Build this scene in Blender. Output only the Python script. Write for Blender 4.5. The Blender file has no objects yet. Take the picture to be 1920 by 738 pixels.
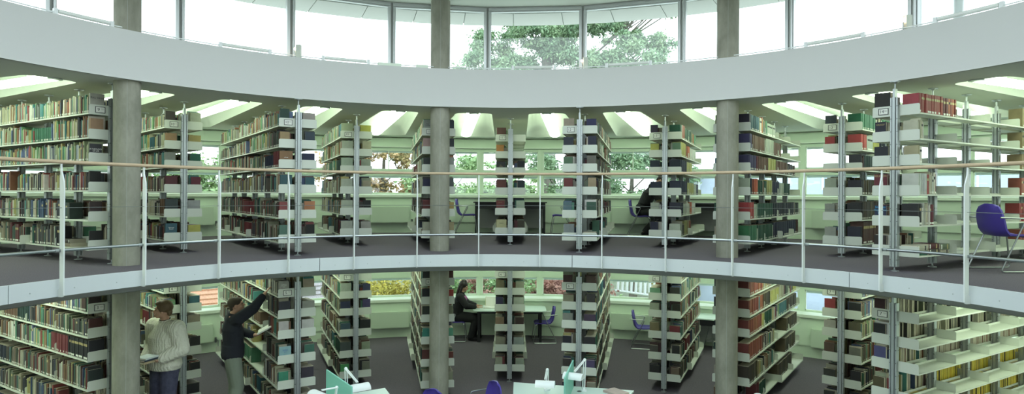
import bpy, bmesh, math, random
from math import sin, cos, pi, radians as rad
from mathutils import Vector, Matrix, Euler
random.seed(7)
SKY = 3.0; EXPO = 0.22
SC = bpy.context.scene
COL = SC.collection
# ------------------------------------------------------------------ place constants (metres)
BASE = 0.8             # bearing of the middle shelving unit, degrees from +Y
STOREY = 2.52
R_EDGE = 5.0; R_FASC = 5.665; R_COL = 5.86; R_WALL = 11.2; R_WIN = 11.55
Z_CEIL = 2.33; Z_FTOP = 2.945; Z_ROOF = 4.08
CAMP = Vector((-0.0522, -5.127, 0.9))

# ------------------------------------------------------------------ materials
MATS = {}
def mat(name, col, rough=0.6, metal=0.0, noise=None, bump=None, spec=0.4, emit=None, alpha=None, coat=None):
    if name in MATS: return MATS[name]
    m = bpy.data.materials.new(name); m.use_nodes = True
    nt = m.node_tree; b = nt.nodes['Principled BSDF']
    b.inputs['Base Color'].default_value = (*col, 1)
    b.inputs['Roughness'].default_value = rough
    b.inputs['Metallic'].default_value = metal
    b.inputs['Specular IOR Level'].default_value = spec
    if emit:
        b.inputs['Emission Color'].default_value = (*emit[0], 1)
        b.inputs['Emission Strength'].default_value = emit[1]
    tc = nt.nodes.new('ShaderNodeTexCoord')
    if noise:                      # (scale, colour2, detail, stretch)
        sc, c2, det, st = noise
        mp = nt.nodes.new('ShaderNodeMapping'); mp.inputs['Scale'].default_value = st
        nz = nt.nodes.new('ShaderNodeTexNoise'); nz.inputs['Scale'].default_value = sc
        nz.inputs['Detail'].default_value = det; nz.inputs['Roughness'].default_value = 0.65
        rp = nt.nodes.new('ShaderNodeValToRGB')
        rp.color_ramp.elements[0].position = 0.35; rp.color_ramp.elements[1].position = 0.68
        rp.color_ramp.elements[0].color = (*c2, 1); rp.color_ramp.elements[1].color = (*col, 1)
        nt.links.new(tc.outputs['Object'], mp.inputs[0]); nt.links.new(mp.outputs[0], nz.inputs['Vector'])
        nt.links.new(nz.outputs[0], rp.inputs[0]); nt.links.new(rp.outputs[0], b.inputs['Base Color'])
    if bump:                       # (scale, strength, distance)
        n2 = nt.nodes.new('ShaderNodeTexNoise'); n2.inputs['Scale'].default_value = bump[0]; n2.inputs['Detail'].default_value = 4
        bp = nt.nodes.new('ShaderNodeBump'); bp.inputs['Strength'].default_value = bump[1]; bp.inputs['Distance'].default_value = bump[2]
        nt.links.new(tc.outputs['Object'], n2.inputs['Vector']); nt.links.new(n2.outputs[0], bp.inputs['Height'])
        nt.links.new(bp.outputs[0], b.inputs['Normal'])
    MATS[name] = m
    return m

def attr_mat(name, rough=0.55, noise=0.0, spec=0.35):
    m = bpy.data.materials.new(name); m.use_nodes = True; nt = m.node_tree; b = nt.nodes['Principled BSDF']
    a = nt.nodes.new('ShaderNodeAttribute'); a.attribute_name = 'Col'
    b.inputs['Roughness'].default_value = rough; b.inputs['Specular IOR Level'].default_value = spec
    if noise:
        tc = nt.nodes.new('ShaderNodeTexCoord'); nz = nt.nodes.new('ShaderNodeTexNoise'); nz.inputs['Scale'].default_value = noise
        nz.inputs['Detail'].default_value = 3
        mx = nt.nodes.new('ShaderNodeMix'); mx.data_type = 'RGBA'; mx.blend_type = 'MULTIPLY'; mx.inputs[0].default_value = 0.35
        rp = nt.nodes.new('ShaderNodeValToRGB'); rp.color_ramp.elements[0].position = 0.3; rp.color_ramp.elements[1].position = 0.7
        rp.color_ramp.elements[0].color = (0.4, 0.4, 0.4, 1)
        nt.links.new(tc.outputs['Object'], nz.inputs['Vector']); nt.links.new(nz.outputs[0], rp.inputs[0])
        nt.links.new(a.outputs['Color'], mx.inputs[6]); nt.links.new(rp.outputs[0], mx.inputs[7])
        nt.links.new(mx.outputs[2], b.inputs['Base Color'])
    else:
        nt.links.new(a.outputs['Color'], b.inputs['Base Color'])
    return m

def glass_mat(name, tint, refl=0.06, rough=0.0):
    m = bpy.data.materials.new(name); m.use_nodes = True; nt = m.node_tree; nt.nodes.clear()
    o = nt.nodes.new('ShaderNodeOutputMaterial'); t = nt.nodes.new('ShaderNodeBsdfTransparent'); g = nt.nodes.new('ShaderNodeBsdfGlossy')
    mx = nt.nodes.new('ShaderNodeMixShader'); t.inputs[0].default_value = (*tint, 1); g.inputs['Roughness'].default_value = rough
    mx.inputs[0].default_value = refl
    nt.links.new(t.outputs[0], mx.inputs[1]); nt.links.new(g.outputs[0], mx.inputs[2]); nt.links.new(mx.outputs[0], o.inputs[0])
    return m

M_PLASTER = mat('plaster_white', (0.66, 0.66, 0.645), 0.9, bump=(60, 0.15, 0.002))
M_CEIL = mat('ceiling_paint', (0.70, 0.74, 0.66), 0.95)
M_COFF = mat('coffer_paint', (0.72, 0.75, 0.69), 0.9)
M_WALL = mat('wall_paint_green', (0.68, 0.80, 0.64), 0.8, bump=(120, 0.05, 0.001))
M_FRAME = mat('window_frame_paint', (0.66, 0.78, 0.62), 0.5)
M_PALE = mat('pale_sill_paint', (0.76, 0.84, 0.72), 0.5)
M_CARPET = mat('carpet', (0.185, 0.162, 0.188), 1.0, noise=(90, (0.105, 0.092, 0.108), 6, (1, 1, 1)), bump=(260, 0.6, 0.004), spec=0.1)
M_CONC = mat('concrete', (0.38, 0.37, 0.305), 0.85, noise=(3.2, (0.25, 0.25, 0.20), 9, (1.6, 1.6, 0.7)), bump=(45, 0.25, 0.004), spec=0.2)
M_STEELPANEL = mat('painted_steel_panel', (0.68, 0.71, 0.73), 0.45, spec=0.4)
M_SOFFIT = mat('soffit_grey', (0.45, 0.47, 0.45), 0.8)
M_WHITE = mat('white_paint', (0.82, 0.84, 0.84), 0.4)
M_SHELF = mat('shelf_enamel', (0.62, 0.65, 0.57), 0.45, spec=0.45)
M_ALU = mat('anodised_aluminium', (0.46, 0.49, 0.50), 0.38, metal=0.7)
M_DARK = mat('dark_hole', (0.02, 0.02, 0.02), 0.8)
M_CHROME = mat('steel_tube', (0.36, 0.38, 0.38), 0.32, metal=1.0)
M_WOOD = mat('rail_timber', (0.60, 0.46, 0.31), 0.45, noise=(6, (0.50, 0.37, 0.24), 4, (1, 1, 8)))
M_ALUWIN = mat('clerestory_aluminium', (0.55, 0.57, 0.57), 0.4, metal=0.6)
M_EAVE = mat('eave_panel', (0.62, 0.61, 0.58), 0.8)
M_PURPLE = mat('purple_plastic_shell', (0.075, 0.05, 0.32), 0.45, bump=(30, 0.05, 0.002))
M_BLACK = mat('black_laminate', (0.02, 0.02, 0.024), 0.4)
M_DESK = mat('pale_laminate', (0.62, 0.74, 0.68), 0.4)
M_DIV = mat('frosted_green_screen', (0.25, 0.60, 0.50), 0.5)
M_LAMPW = mat('lamp_white_enamel', (0.84, 0.86, 0.86), 0.35)
M_DIFF = mat('luminous_diffuser', (0.8, 0.9, 0.8), 0.5, emit=((0.82, 1.0, 0.76), 7.5))
M_DIFFUP = mat('luminous_upper_tray', (0.8, 0.9, 0.8), 0.5, emit=((0.80, 1.0, 0.72), 3.6))
M_TUBE = mat('tube_diffuser', (0.82, 0.84, 0.80), 0.4)
M_BULB = mat('halogen_bulb', (1, 0.8, 0.5), 0.3, emit=((1.0, 0.66, 0.33), 25.0))
M_PAGES = mat('page_block', (0.66, 0.60, 0.47), 0.9)
M_PAPER = mat('white_paper', (0.80, 0.80, 0.74), 0.8)
M_INK = mat('black_ink', (0.03, 0.03, 0.035), 0.6)
M_BOOK = attr_mat('book_cloth', 0.55, 9.0)
M_GLASS = glass_mat('window_glass', (0.96, 0.99, 0.98), 0.05)
M_BLIND = mat('blind_fabric', (0.80, 0.86, 0.90), 0.9)

# ------------------------------------------------------------------ object helpers
def link(o, parent=None):
    COL.objects.link(o)
    if parent: o.parent = parent
    return o
def tag(o, label=None, cat=None, group=None, kind=None):
    if label: o['label'] = label
    if cat: o['category'] = cat
    if group: o['group'] = group
    if kind: o['kind'] = kind
    return o
def empty(name, loc=(0, 0, 0), rz=0.0, rot=None):
    o = bpy.data.objects.new(name, None); o.location = loc; o.rotation_euler = rot or (0, 0, rz); o.empty_display_size = 0.1
    return link(o)
def obj(name, me, parent=None, loc=None, rot=None):
    o = bpy.data.objects.new(name, me); link(o, parent)
    if loc: o.location = loc
    if rot: o.rotation_euler = rot
    return o

class MB:
    """collects shapes, then becomes ONE mesh"""
    def __init__(s): s.v = []; s.f = []; s.m = []; s.c = []; s.T = Matrix.Identity(4); s.mi = 0; s.col = None
    def add(s, vs, fs):
        n = len(s.v); T = s.T
        s.v += [tuple(T @ Vector(p)) for p in vs]
        for f in fs: s.f.append([n + i for i in f]); s.m.append(s.mi); s.c.append(s.col)
        return s
    def box(s, x0, x1, y0, y1, z0, z1):
        return s.add([(x0, y0, z0), (x1, y0, z0), (x1, y1, z0), (x0, y1, z0), (x0, y0, z1), (x1, y0, z1), (x1, y1, z1), (x0, y1, z1)],
                     [(0, 3, 2, 1), (4, 5, 6, 7), (0, 1, 5, 4), (1, 2, 6, 5), (2, 3, 7, 6), (3, 0, 4, 7)])
    def prism(s, poly, z0, z1, axis='z'):
        n = len(poly)
        def P(a, b, c): return (a, b, c) if axis == 'z' else ((c, a, b) if axis == 'x' else (a, c, b))
        vs = [P(a, b, z0) for a, b in poly] + [P(a, b, z1) for a, b in poly]
        fs = [tuple(range(n))[::-1], tuple(range(n, 2 * n))] + [(i, (i + 1) % n, n + (i + 1) % n, n + i) for i in range(n)]
        return s.add(vs, fs)
    def cyl(s, x, y, z0, z1, r, n=12, r2=None):
        r2 = r if r2 is None else r2
        vs = [(x + r * cos(2 * pi * i / n), y + r * sin(2 * pi * i / n), z0) for i in range(n)] + [(x + r2 * cos(2 * pi * i / n), y + r2 * sin(2 * pi * i / n), z1) for i in range(n)]
        return s.add(vs, [tuple(range(n))[::-1], tuple(range(n, 2 * n))] + [(i, (i + 1) % n, n + (i + 1) % n, n + i) for i in range(n)])
    def tube(s, pts, r, n=8, closed=False, radii=None):
        pts = [Vector(p) for p in pts]; N = len(pts); vs = []; fs = []; up = None
        for i, p in enumerate(pts):
            a = pts[(i - 1) % N] if (closed or i) else p; b = pts[(i + 1) % N] if (closed or i < N - 1) else p
            t = (b - a).normalized()
            if up is None:
                up = Vector((0, 0, 1)) if abs(t.z) < 0.9 else Vector((1, 0, 0))
            sd = t.cross(up)
            if sd.length < 1e-4: sd = t.cross(Vector((0, 1, 0)))
            sd.normalize(); up = sd.cross(t).normalized()
            rr = radii[i] if radii else r
            for k in range(n):
                a2 = 2 * pi * k / n; vs.append(tuple(p + sd * (rr * cos(a2)) + up * (rr * sin(a2))))
        L = N if closed else N - 1
        for i in range(L):
            j = (i + 1) % N
            for k in range(n): fs.append((i * n + k, i * n + (k + 1) % n, j * n + (k + 1) % n, j * n + k))
        if not closed: fs += [tuple(range(n))[::-1], tuple(range((N - 1) * n, N * n))]
        return s.add(vs, fs)
    def ball(s, c, rx, ry=None, rz=None, nu=14, nv=9, R=None):
        ry = ry or rx; rz = rz or rx; vs = []; fs = []; R = R or Matrix.Identity(3); c = Vector(c)
        for j in range(1, nv):
            t = pi * j / nv
            for i in range(nu):
                p = 2 * pi * i / nu; vs.append(tuple(c + R @ Vector((rx * sin(t) * cos(p), ry * sin(t) * sin(p), rz * cos(t)))))
        vs += [tuple(c + R @ Vector((0, 0, rz))), tuple(c + R @ Vector((0, 0, -rz)))]
        for j in range(nv - 2):
            for i in range(nu): fs.append((j * nu + i, (j + 1) * nu + i, (j + 1) * nu + (i + 1) % nu, j * nu + (i + 1) % nu))
        a = len(vs) - 2
        for i in range(nu): fs.append((a, i, (i + 1) % nu)); fs.append((a + 1, (nv - 2) * nu + (i + 1) % nu, (nv - 2) * nu + i))
        return s.add(vs, fs)
    def capsule(s, a, b, r1, r2, n=12):
        s.tube([a, b], 0, n, radii=[r1, r2]); s.ball(a, r1, nu=n); s.ball(b, r2, nu=n); return s
    def loft(s, rings, n=20):
        """rings: (centre, rx, ry[, rotation angle]) stacked, flat capped; ellipse in the local xy plane"""
        vs = []; fs = []
        for rg in rings:
            c, rx, ry = rg[:3]; a0 = rg[3] if len(rg) > 3 else 0
            for i in range(n):
                t = 2 * pi * i / n; x, y = rx * cos(t), ry * sin(t)
                vs.append((c[0] + x * cos(a0) - y * sin(a0), c[1] + x * sin(a0) + y * cos(a0), c[2]))
        for j in range(len(rings) - 1):
            for i in range(n): fs.append((j * n + i, j * n + (i + 1) % n, (j + 1) * n + (i + 1) % n, (j + 1) * n + i))
        fs += [tuple(range(n))[::-1], tuple(range((len(rings) - 1) * n, len(rings) * n))]
        return s.add(vs, fs)
    def ring(s, prof, a0=0.0, a1=360.0, step=2.5, close=True):
        """revolve profile [(r,z)...] about the centre of the room; bearings in degrees clockwise from +Y"""
        n = max(1, int(round((a1 - a0) / step))); full = abs(a1 - a0 - 360) < 1e-6
        k = len(prof); vs = []; fs = []
        for i in range(n if full else n + 1):
            t = rad(a0 + (a1 - a0) * i / n)
            vs += [(r * sin(t), r * cos(t), z) for r, z in prof]
        cnt = n if full else n + 1
        for i in range(n):
            j = (i + 1) % cnt
            for q in range(k if close else k - 1):
                w = (q + 1) % k; fs.append((i * k + q, i * k + w, j * k + w, j * k + q))
        if close and not full: fs += [tuple(range(k)), tuple(range(n * k, n * k + k))[::-1]]
        return s.add(vs, fs)
    def mesh(s, name, mats, smooth=False, fix=True):
        me = bpy.data.meshes.new(name); me.from_pydata(s.v, [], s.f)
        for m in (mats if isinstance(mats, (list, tuple)) else [mats]): me.materials.append(m)
        me.polygons.foreach_set('material_index', s.m)
        if any(c is not None for c in s.c):
            ca = me.color_attributes.new('Col', 'FLOAT_COLOR', 'CORNER'); buf = []
            for p, c in zip(s.f, s.c):
                c = c or (1, 1, 1); buf += [c[0], c[1], c[2], 1.0] * len(p)
            ca.data.foreach_set('color', buf)
        if smooth: me.polygons.foreach_set('use_smooth', [True] * len(s.f))
        me.update()
        if fix:
            bm = bmesh.new(); bm.from_mesh(me); bmesh.ops.recalc_face_normals(bm, faces=bm.faces[:]); bm.to_mesh(me); bm.free()
        if smooth:
            try: me.set_sharp_from_angle(angle=rad(40))
            except Exception: pass
        return me
    def build(s, name, mats, parent=None, smooth=False, loc=None, rot=None):
        return obj(name, s.mesh(name, mats, smooth), parent, loc, rot)

def remesh(mb, voxel, smooth_it=3, subs=0):
    """fuse the collected shapes into one continuous skin"""
    me = mb.mesh('tmp', M_WHITE); o = bpy.data.objects.new('tmp', me); COL.objects.link(o)
    md = o.modifiers.new('r', 'REMESH'); md.mode = 'VOXEL'; md.voxel_size = voxel; md.use_smooth_shade = True
    if smooth_it: ms = o.modifiers.new('s', 'SMOOTH'); ms.iterations = smooth_it; ms.factor = 0.5
    dg = bpy.context.evaluated_depsgraph_get(); dg.update()
    out = bpy.data.meshes.new_from_object(o.evaluated_get(dg), depsgraph=dg)
    bpy.data.objects.remove(o); bpy.data.meshes.remove(me)
    out.materials.clear()
    out.polygons.foreach_set('use_smooth', [True] * len(out.polygons))
    return out

def fillet(pts, r=0.04, n=5):
    pts = [Vector(p) for p in pts]; out = [pts[0]]
    for i in range(1, len(pts) - 1):
        a = pts[i - 1] - pts[i]; b = pts[i + 1] - pts[i]; q = min(r, a.length * 0.45, b.length * 0.45)
        p0 = pts[i] + a.normalized() * q; p1 = pts[i] + b.normalized() * q
        for k in range(n + 1):
            t = k / n; out.append(p0 * (1 - t) ** 2 + pts[i] * 2 * t * (1 - t) + p1 * t * t)
    out.append(pts[-1]); return out

def pol(th, r, z=0.0):
    t = rad(th); return Vector((r * sin(t), r * cos(t), z))
def rz_of(th):      # rotation that turns local +X outward along bearing th, local +Y to its left
    return pi / 2 - rad(th)

TXT = {}
def text_mesh(s, size, m=None, align='CENTER'):
    key = (s, size, align, m.name if m else '')
    if key in TXT: return TXT[key]
    cu = bpy.data.curves.new('t', 'FONT'); cu.body = s; cu.size = size; cu.align_x = align; cu.align_y = 'CENTER'; cu.extrude = 0.0006
    o = bpy.data.objects.new('t', cu); COL.objects.link(o)
    dg = bpy.context.evaluated_depsgraph_get(); dg.update()
    me = bpy.data.meshes.new_from_object(o.evaluated_get(dg), depsgraph=dg); bpy.data.objects.remove(o)
    me.materials.clear(); me.materials.append(m or M_INK); TXT[key] = me
    return me

# camera projection used to rank what shows largest (frame 1920 x 738)
def project(p):
    X = p[0] - CAMP.x; Y = p[1] - CAMP.y; c, s = cos(-0.0046), sin(-0.0046)
    x = X * c - Y * s; y = X * s + Y * c
    if y < 0.1: return None
    u = x / y; v = -(p[2] - 0.9) / y
    return 935.05 + 1246.45 * (u * 1 - v * 0.0048), 366.9 + 1246.45 * (u * 0.0048 + v), y
def unproject(x, y, z):
    a = (x - 935.05) / 1246.45; b = (y - 366.9) / 1246.45; u = a + b * 0.0048; v = -a * 0.0048 + b
    d = (0.9 - z) / v; xx = u * d; c, s = cos(-0.0046), sin(-0.0046)
    return Vector((xx * c + d * s + CAMP.x, -xx * s + d * c + CAMP.y, z))
# ================================================================== THE SETTING
def struct(name, mb, mats, smooth=False, parent=None):
    o = mb.build(name, mats, parent, smooth)
    if parent is None: o['kind'] = 'structure'
    return o
LOW = -STOREY
struct('floor', MB().ring([(5.02, -0.16), (R_WALL + 0.2, -0.16), (R_WALL + 0.2, 0.0), (5.02, 0.0)]), M_CARPET)
struct('floor', MB().cyl(0, 0, LOW - 0.1, LOW, R_WALL + 0.2, 144), M_CARPET)
# mezzanine edge: sloping concrete soffit behind the white steel panels
struct('trim_1', MB().ring([(5.03, -0.165), (5.03, -0.01), (5.08, -0.01), (5.08, -0.165)]), M_DARK)
struct('trim_2', MB().ring([(5.035, -0.17), (5.3, -0.271), (5.5, -0.271), (5.5, -0.165), (5.035, -0.165)]), M_SOFFIT)
SE = [-161.8, -118.4, -75.0, -31.6, 11.7, 55.3, 98.7, 142.0, 198.2]
for a, b in zip(SE[:-1], SE[1:]):
    mb = MB(); g = 0.05
    mb.ring([(5.0, -0.172), (5.0, 0.008), (5.03, 0.008), (5.03, -0.172)], a + g, b - g, 2.0)
    t = a + 2.5
    while t < b - 1.5:      # flush fixing screws
        for zz in (-0.10,):
            p = pol(t, 4.999, zz); mb.T = Matrix.Translation(p) @ Matrix.Rotation(rz_of(t), 4, 'Z') @ Matrix.Rotation(pi / 2, 4, 'Y')
            mb.mi = 1; mb.cyl(0, 0, -0.002, 0.001, 0.006, 8); mb.mi = 0; mb.T = Matrix.Identity(4)
        t += 5.4
    struct('trim_3', mb, [M_STEELPANEL, M_ALU])
# ceilings with tapered coffers: built per 11.25 degree sector
CO_A, CO_B, CO_HA, CO_HB = 6.42, 10.98, 0.31, 0.70
def coffer_outline(n=7):
    # local frame: x radial, y lateral ; rounded tapered opening
    cs = [(CO_A, -CO_HA), (CO_B, -CO_HB), (CO_B, CO_HB), (CO_A, CO_HA)]; rr = [0.16, 0.22, 0.22, 0.16]; out = []
    for i in range(4):
        p = Vector(cs[i]); a = Vector(cs[i - 1]); b = Vector(cs[(i + 1) % 4]); da = (a - p).normalized(); db = (b - p).normalized()
        p0 = p + da * rr[i]; p1 = p + db * rr[i]
        for k in range(n):
            t = k / (n - 1); q = p0 * (1 - t) ** 2 + p * 2 * t * (1 - t) + p1 * t * t; out.append((q.x, q.y))
    return out
def coffer_shell(name):
    mb = MB(); base = coffer_outline(); cx = (CO_A + CO_B) / 2
    n = len(base); rings = []
    for h, s, sx in ((0.0, 1.0, 1.0), (0.05, 0.985, 0.99), (0.12, 0.93, 0.97), (0.19, 0.82, 0.93), (0.24, 0.64, 0.86), (0.27, 0.38, 0.74), (0.28, 0.1, 0.6)):
        rings.append([(cx + (x - cx) * sx, y * s, h) for x, y in base])
    vs = [p for r in rings for p in r]; fs = []
    for j in range(len(rings) - 1):
        for i in range(n): fs.append((j * n + i, j * n + (i + 1) % n, (j + 1) * n + (i + 1) % n, (j + 1) * n + i))
    fs.append(tuple(range((len(rings) - 1) * n, len(rings) * n)))
    mb.add(vs, fs); me = mb.mesh(name, M_COFF, smooth=True, fix=False); me.flip_normals(); return me
def ceiling_sector_mesh(r_in):
    """flat ring sector minus the coffer opening, centred on local +X"""
    h = rad(5.625); hole = coffer_outline()
    bm = bmesh.new()
    outer = [(r_in * cos(t), r_in * sin(t)) for t in [(-h + 2 * h * i / 4) for i in range(5)]]
    outer += [(11.6 * cos(t), 11.6 * sin(t)) for t in [(h - 2 * h * i / 4) for i in range(5)]]
    ed = []
    for loop in (outer, hole):
        vs = [bm.verts.new((x, y, 0)) for x, y in loop]
        for i in range(len(vs)): ed.append(bm.edges.new((vs[i], vs[(i + 1) % len(vs)])))
    bmesh.ops.triangle_fill(bm, edges=ed, use_beauty=True)
    for f in list(bm.faces):   # drop any face laid over the hole
        c = f.calc_center_median()
    bm.normal_update()
    for f in bm.faces:
        if f.normal.z > 0: f.normal_flip()
    me = bpy.data.meshes.new('ceiling'); bm.to_mesh(me); bm.free(); me.materials.append(M_CEIL); return me
SEC = {'u': ceiling_sector_mesh(R_FASC - 0.01), 'l': ceiling_sector_mesh(5.28)}
SHELL = coffer_shell('coffer')
# luminaire: half round diffuser in segments hanging in the coffer
def lum_parts():
    d = MB(); b = MB()
    def half(x0, x1, r, zc, n=14, cap=True):
        vs = []; fs = []
        for x in (x0, x1):
            vs += [(x, r * cos(pi + pi * i / n), zc + r * 0.5 * sin(pi + pi * i / n)) for i in range(n + 1)]
        for i in range(n): fs.append((i, i + 1, n + 2 + i, n + 1 + i))
        if cap: fs += [tuple(range(n + 1)), tuple(range(n + 1, 2 * n + 2))[::-1]]
        return vs, fs
    for x0, x1 in ((6.45, 7.90), (7.92, 9.38), (9.40, 10.85)):
        d.add(*half(x0, x1, 0.122, 0.0)); d.mi = 1; d.add([(x0, -.1218, .0005), (x1, -.1218, .0005), (x1, .1218, .0005), (x0, .1218, .0005)], [(0, 1, 2, 3)]); d.mi = 0
    for x0, x1 in ((7.90, 7.92), (9.38, 9.40), (10.85, 10.86)):
        b.add(*half(x0, x1, 0.127, 0.0, cap=False))
    b.add(*half(6.44, 6.45, 0.127, 0.0, cap=False))
    b.box(6.45, 10.85, -0.012, 0.012, 0.002, 0.03); b.box(7.0, 7.03, -.02, .02, .03, .16); b.box(10.0, 10.03, -.02, .02, .03, .12)
    disc = MB().cyl(6.40, 0, -0.05, -0.038, 0.085, 24)
    return d.mesh('diffuser', [M_DIFF, M_DIFFUP], smooth=True), b.mesh('band', M_PALE), disc.mesh('end_disc', M_ALU)
LUM = lum_parts()
SECT = [BASE + 5.625 + 11.25 * k for k in range(32)]
def norm(a): return (a + 180) % 360 - 180
LUMCOUNT = 0
for z, key, fl in ((Z_CEIL, 'u', 'upper'), (-0.27, 'l', 'lower')):
    for th in SECT:
        a = norm(th)
        o = obj('ceiling', SEC[key], None, (0, 0, z), (0, 0, rz_of(th))); o['kind'] = 'structure'
        c = obj('coffer', SHELL, o)
        if key == 'l': c.scale = (1, 1, .72)
        e = empty('ceiling_luminaire', (0, 0, z + 0.035), rz_of(th))
        e['category'] = 'ceiling light'
        e['group'] = 'half round luminaires in the ceiling coffers'
        obj('diffuser', LUM[0], e); obj('band', LUM[1], e); obj('end_disc', LUM[2], e)
        side = 'left' if a < 0 else 'right'; k = int(abs(a - BASE) // 11.25) + 1
        W = ['first', 'second', 'third', 'fourth', 'fifth', 'sixth', 'seventh', 'eighth', 'ninth', 'tenth', 'eleventh', 'twelfth', 'thirteenth', 'fourteenth', 'fifteenth', 'sixteenth'][min(15, k - 1)]
        side = 'left' if a < BASE else 'right'
        e['label'] = f'glowing half round light in the {W} {fl} ceiling coffer {side} of the middle bookshelf'
# slabs above the ceilings
struct('ceiling', MB().ring([(5.5, -0.18), (11.9, -0.18), (11.9, -0.17), (5.5, -0.17)]), M_CEIL)
# upper ring fascia (white plaster parapet)
struct('trim_4', MB().ring([(R_FASC, Z_CEIL), (R_FASC, Z_FTOP), (R_FASC + 0.03, Z_FTOP), (R_FASC + 0.03, Z_CEIL)], step=1.5), M_PLASTER, True)
struct('floor', MB().ring([(R_FASC + 0.13, 2.62), (12.0, 2.62), (12.0, 2.72), (R_FASC + 0.13, 2.72)]), M_CEIL)
# outer wall: dado, plinth line, sill, beam over windows
for z, fl in ((0.0, 'u'), (LOW, 'l')):
    struct('wall_back', MB().ring([(R_WALL, z + 0.25), (R_WALL, z + 0.86), (R_WIN + 0.15, z + 0.86), (R_WIN + 0.15, z - 0.1), (R_WALL + 0.03, z - 0.1), (R_WALL + 0.03, z + 0.25)]), M_WALL)
    struct('trim_5', MB().ring([(R_WALL - 0.05, z + 0.855), (R_WALL - 0.05, z + 0.915), (R_WIN, z + 0.925), (R_WIN, z + 0.855)]), M_PALE)
    struct('wall_back', MB().ring([(R_WIN - 0.06, z + 2.10), (R_WIN - 0.06, z + 2.30), (R_WIN + 0.2, z + 2.30), (R_WIN + 0.2, z + 2.06), (R_WIN + 0.04, z + 2.06)]), M_WALL)
    struct('trim_6', MB().ring([(R_WIN - 0.12, z + 2.075), (R_WIN - 0.12, z + 2.10), (R_WIN - 0.05, z + 2.10), (R_WIN - 0.05, z + 2.075)]), M_PALE)
struct('wall_back', MB().ring([(11.6, 2.28), (12.0, 2.28), (12.0, 2.72), (11.6, 2.72)]), M_WALL)
struct('wall_back', MB().ring([(11.6, -0.27), (11.9, -0.27), (11.9, 0.0), (11.6, 0.0)]), M_WALL)
# windows: 48 facets of 7.5 degrees per storey; local x radial, y lateral
def win_meshes(bar):
    hw = R_WIN * math.tan(rad(3.75)); R = R_WIN; fr = MB()
    fr.box(R - 0.03, R + 0.05, -hw, -hw + 0.065, 0.92, 2.07); fr.box(R - 0.03, R + 0.05, hw - 0.065, hw, 0.92, 2.07)
    for z0, z1 in ((0.92, 0.95), (1.40, 1.53), (2.01, 2.07)): fr.box(R - 0.03, R + 0.05, -hw + 0.065, hw - 0.065, z0, z1)
    sash = MB(); w = hw - 0.065
    for a, b in ((0.95, 1.40), (1.53, 2.01)):
        for y0, y1 in ((-w, -w + 0.022), (w - 0.022, w)): sash.box(R - 0.015, R + 0.02, y0, y1, a, b)
        sash.box(R - 0.015, R + 0.02, -w, w, a, a + 0.02); sash.box(R - 0.015, R + 0.02, -w, w, b - 0.02, b)
    if bar: sash.box(R - 0.012, R + 0.012, -0.011, 0.011, 1.54, 2.0)
    gl = MB(); gl.box(R + 0.0, R + 0.006, -w, w, 0.95, 1.40); gl.box(R, R + 0.006, -w, w, 1.53, 2.01)
    bl = MB(); bl.box(R + 0.03, R + 0.045, -w + 0.02, w - 0.02, 1.33, 1.40); bl.box(R + 0.03, R + 0.045, -w + 0.02, w - 0.02, 1.95, 2.01)
    return fr.mesh('window_frame', M_FRAME), sash.mesh('sash', M_PALE if not bar else M_PALE), gl.mesh('pane', M_GLASS), bl.mesh('blind', M_BLIND)
WM = [win_meshes(False), win_meshes(True)]
n = 0
for z in (0.0, LOW):
    for k in range(48):
        th = BASE + 7.5 * k; n += 1
        wm = WM[1 if k % 3 != 0 and (k % 3 == 2 or True) and k % 2 == 0 else 0]
        o = obj(f'window_{n}', wm[0], None, (0, 0, z), (0, 0, rz_of(th))); o['kind'] = 'structure'
        obj('sash', wm[1], o); obj('pane', wm[2], o); obj('blind', wm[3], o)
# radiators, sockets
rm = MB(); rm.box(-0.12, -0.012, -0.46, 0.46, 0.25, 0.63); rm.box(-0.124, -0.12, -0.445, 0.445, 0.265, 0.615)
vm = MB().tube([(-0.06, 0, 0.22), (-0.06, 0, 0.33)], 0.022); vm.tube(fillet([(-0.06, 0.0, 0.27), (-0.06, -0.05, 0.27), (-0.06, -0.05, 0.0)], 0.02), 0.008)
vm.tube([(-0.11, 0, 0.29), (-0.02, 0, 0.29)], 0.015)
RM = rm.mesh('panel', mat('radiator_enamel', (0.60, 0.71, 0.56), 0.45)); VM = vm.mesh('valve', M_CHROME)
RADN = {-59.2: 'far left', -36.7: 'outer left', -14.2: 'inner left', 15.8: 'inner right', 38.3: 'outer right', 60.8: 'far right'}
for z, fl in ((0, 'upper'), (LOW, 'lower')):
    for th, w in RADN.items():
        e = empty('radiator', pol(th, R_WALL, z), rz_of(th)); tag(e, f'flat pale green wall radiator under the {w} windows on the {fl} floor', 'radiator', 'wall radiators under the windows')
        obj('panel', RM, e); obj('valve', VM, e, (0, -0.53, 0))
for z, fl, th in ((0, 'upper', 5.0),):
    e = MB().box(-0.02, 0, -0.04, 0.04, 0.24, 0.32).box(-0.035, -0.02, -0.02, 0.02, 0.26, 0.30).build('power_socket', M_WHITE, None, False, pol(th, R_WALL, z), (0, 0, rz_of(th)))
    tag(e, 'small white power socket on the green wall below the upper window', 'socket')
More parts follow.
